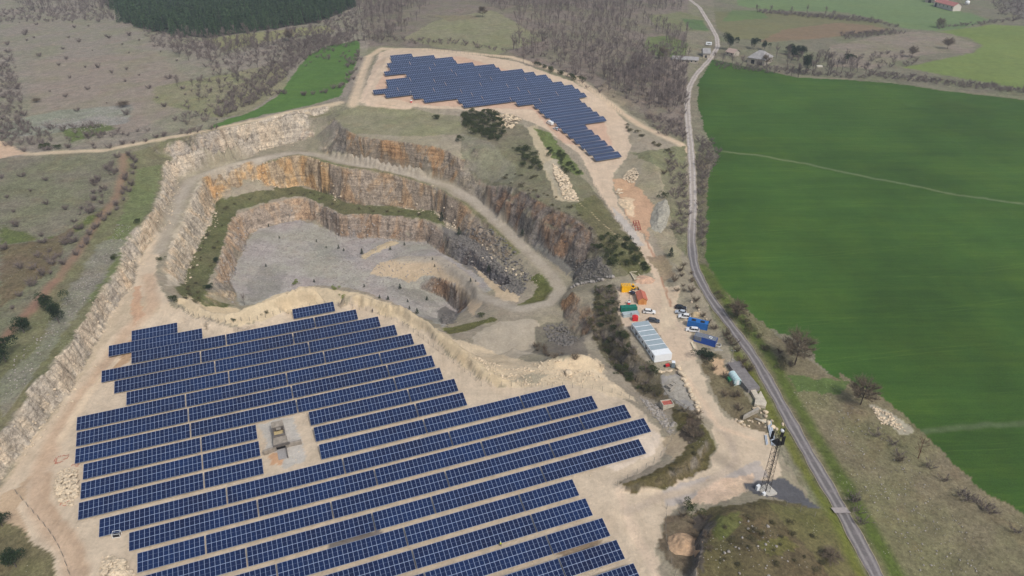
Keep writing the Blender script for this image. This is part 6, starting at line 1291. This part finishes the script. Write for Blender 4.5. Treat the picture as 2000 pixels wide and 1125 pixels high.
rubble('rubble_field', [(900, 690), (1000, 720), (1100, 700), (1180, 740), (1130, 752), (1000, 752), (940, 735)], 500, (.2, .9), RT, 'scattered pale stones between the pit and the near tables')
rubble('rubble_field', [(1640, 780), (1740, 850), (1860, 1000), (1960, 1125), (1800, 1125), (1700, 980), (1620, 850)], 420, (.12, .5), RG, 'pale stones scattered on the right hillside')
rubble('rubble_field', [(1700, 795), (1740, 810), (1770, 845), (1720, 830)], 160, (.3, 1.0), RT, 'pale stones at the field corner')
rubble('rubble_field', [(1400, 1040), (1480, 1010), (1560, 1080), (1500, 1150), (1400, 1150)], 70, (.15, .9), RG, 'grey stones on the grassy knoll at the bottom')
rubble('rubble_field', [(30, 700), (120, 600), (230, 440), (260, 440), (160, 600), (60, 740), (0, 800)], 500, (.15, .6), RG, 'pale stones on the slope above the left cliff')
rubble('rubble_field', [(60, 235), (200, 225), (250, 240), (150, 262)], 260, (.3, .9), RG, 'pale stones on the upper left hillside')
rubble('rubble_field', [(150, 700), (340, 600), (600, 620), (1000, 760), (1280, 850), (1200, 1000), (1290, 1120), (260, 1150), (100, 1000)], 900, (.08, .35), RT, 'small pale stones strewn among the near tables')
def scree(L, n, w_, s, mat, label):
    d = np.r_[0, np.cumsum(np.hypot(*np.diff(L[:, :2], axis=0).T))]; t = RNG.uniform(0, d[-1], n); c = np.stack([np.interp(t, d, L[:, k]) for k in range(2)], 1) + RNG.normal(size=(n, 2)) * w_; k = fbm(c[:, 0], c[:, 1], 11, 55, 2) > -.12; c = c[k]
    mass('scree', ROCKS, [(a, b, s[0] + (s[1] - s[0]) * RNG.random() ** 3) for a, b in c], mat, label, 'rubble', zoff=.05)
scree(BL[1], 900, 1.5, (.2, 1.1), RT, 'fallen pale rock along the foot of the upper left cliff'); scree(BL[3], 900, 1.5, (.2, 1.3), RT, 'fallen rock along the foot of the upper pit wall'); scree(BL[6], 1100, 1.8, (.2, 1.4), RG, 'fallen rock along the foot of the lower pit wall')
grove('scrub_bush', [(393, 466), (420, 440), (440, 400), (500, 385), (593, 370), (640, 385), (700, 405), (850, 418), (847, 430), (717, 416), (633, 400), (550, 382), (465, 408), (440, 450), (420, 515), (400, 560), (370, 560)], 6.5, (.3, .9), 'low scrub bush on the green bench of the pit', 'bush', 'scrub bushes on the pit bench', lim=50)
rubble('stone_bank', [(1245, 770), (1300, 810), (1320, 830), (1310, 850), (1270, 810)], 260, (.3, 1.1), RG, 'grey stones under the brink by the concrete tank')
def heap(px, py, rx, ry, h, rz, rgb, label, cat, seed=0, n=40):
    X, Y = np.meshgrid(np.linspace(-1.15, 1.15, n), np.linspace(-1.15, 1.15, n)); r_ = np.hypot(X, Y); b = gp(px, py)
    wx = X * rx + fbm(X * 9 + seed, Y * 9, 5, seed, 3) * .28 * rx; wy = Y * ry + fbm(X * 9 - seed, Y * 9, 4, seed + 9, 3) * .2 * ry; z = h * np.clip(1 - r_, 0, 1) ** .75 + fbm(X * 10, Y * 10, 3, seed + 4, 3) * .5 * h * np.clip(1.1 - r_, 0, 1); c, s = math.cos(rz), math.sin(rz)
    gx_ = b.x + wx * c - wy * s; gy2 = b.y + wx * s + wy * c; zz = Hf(gx_.ravel(), gy2.ravel()).reshape(n, n) + z - .25 + .25 * np.clip(1.05 - r_, 0, 1); I = np.arange(n * n).reshape(n, n); F = np.stack([I[:-1, :-1], I[:-1, 1:], I[1:, 1:], I[1:, :-1]], -1).reshape(-1, 4)
    me = npmesh('heap', np.stack([gx_ - b.x, gy2 - b.y, zz - b.z], -1).reshape(-1, 3), F, rockmat('heap_%d_%d_%d' % rgb, rgb), smooth=True); return tag(link('heap', me, loc=b), label, cat)
heap(1290, 425, 4.2, 15, 2.2, R(-18), (158, 154, 142), 'long grey gravel heap between the dirt road and the public road', 'gravel heap', 1)
heap(1333, 1063, 4.0, 4.0, 1.8, 0, (186, 156, 126), 'round reddish sand heap beside the lower dirt yard', 'sand heap', 2)
heap(1357, 616, 1.9, 1.6, 1.4, 0, (190, 168, 128), 'small straw coloured heap behind the white car', 'sand heap', 3)
heap(1222, 398, 3.5, 7, .7, R(20), (218, 194, 162), 'smooth pale sand spread beside the access road', 'sand heap', 4)
heap(1258, 548, 4.5, 3.2, 1.0, 0, (206, 166, 138), 'pinkish earth heap behind the wooden shed', 'earth heap', 5)
# ------------------------------------------------------------------ fences and nets
def fence(px, label, step=3.0, h=1.9):
    L, t = resample(hp(dens(px, 4, False)), step); L = L[:98]; b = gp(*px[0]); r = empty('wire_fence', (L[0][0], L[0][1], gz(*L[0]))); P = [Vector((x - L[0][0], y - L[0][1], gz(x, y) - r.location.z)) for x, y in L]
    pm = MB().box(-.05, .05, -.05, .05, -.3, h); o0 = None
    for p_ in P:
        if o0 is None: o0 = pm.build('post', simple('fence_steel', (128, 124, 116), .7), r, loc=p_)
        else: q_ = o0.copy(); COL.objects.link(q_); q_.parent = r; q_.location = p_
    wm = MB()
    for zz in (.15, .75, 1.35, h - .06):
        for a, c in zip(P[:-1], P[1:]): wm.tube([a + Vector((0, 0, zz)), c + Vector((0, 0, zz))], .007, 3, caps=False)
    wm.build('wire', simple('fence_steel', (128, 124, 116), .7), r); tag(r, label, 'fence'); return r
fence([(1205, 952), (1211, 940), (1255, 925), (1290, 905), (1313, 880), (1318, 850)], 'wire fence bending round the inner side of the grassy spit')
fence([(1318, 1125), (1303, 1100), (1288, 1065), (1290, 1020), (1302, 995)], 'wire fence along the edge left of the round sand heap')
fence([(940, 756), (1000, 758), (1080, 756), (1150, 758), (1210, 768), (1250, 785), (1290, 830)], 'long wire fence behind the right half of the near field')
fence([(35, 968), (60, 1000), (95, 1030), (125, 1070), (138, 1125)], 'wire fence on the outer bend of the left dirt road')
fence([(1458, 962), (1475, 978), (1520, 985), (1560, 1000), (1590, 1012)], 'wire fence in front of the lattice mast')
fence([(350, 602), (400, 632), (470, 641), (530, 626), (575, 602), (650, 592), (730, 606), (800, 640), (860, 690), (930, 745)], 'long wire fence under the berm behind the near field')
fence([(1000, 226), (1060, 258), (1120, 305), (1160, 360), (1190, 415), (1250, 490)], 'wire fence on the left of the access road')
fence([(830, 99), (900, 104), (1000, 118), (1090, 142), (1160, 178), (1215, 225)], 'wire fence behind the upper field')
NETM = simple('orange_net', (176, 96, 78), .8, .3, 3)
def net(px, label):
    P = [gp(*q_) for q_ in px]; m_ = MB()
    for a, c in zip(P[:-1], P[1:]):
        d = (c - a); n_ = max(1, int(d.length / .5))
        for i in range(n_): p0 = a + d * i / n_; p1 = a + d * (i + 1) / n_; w_ = .25 + .25 * random.random(); m_.tube([p0 + Vector((0, 0, .1)), p1 + Vector((random.uniform(-.3, .3), random.uniform(-.3, .3), w_))], .06, 4)
    o = m_.build('safety_net', NETM); return tag(o, label, 'safety net')
net([(106, 905), (113, 895), (125, 891), (135, 892), (133, 898), (120, 906), (108, 908), (112, 900)], 'crumpled orange safety net beside the left dirt road')
net([(140, 912), (148, 908), (156, 909), (154, 913), (146, 914)], 'short piece of orange net at the top of the rubble heap'); net([(118, 990), (126, 984), (135, 982), (133, 988), (124, 991)], 'short piece of orange net at the foot of the rubble heap')

# ------------------------------------------------------------------ air
hz = MB().box(-1300, 1300, -400, 1500, -60, CAMZ + 12).build('haze', bpy.data.materials.new('air')); hz['kind'] = 'stuff'; m_ = hz.data.materials[0]; m_.use_nodes = True; t_ = m_.node_tree; t_.nodes.clear()
v_ = t_.nodes.new('ShaderNodeVolumePrincipled'); v_.inputs['Color'].default_value = (.74, .82, 1.0, 1); v_.inputs['Density'].default_value = .00019; v_.inputs['Anisotropy'].default_value = 0; ou = t_.nodes.new('ShaderNodeOutputMaterial'); t_.links.new(v_.outputs[0], ou.inputs['Volume'])
print('done', round(time.time() - T0, 1))
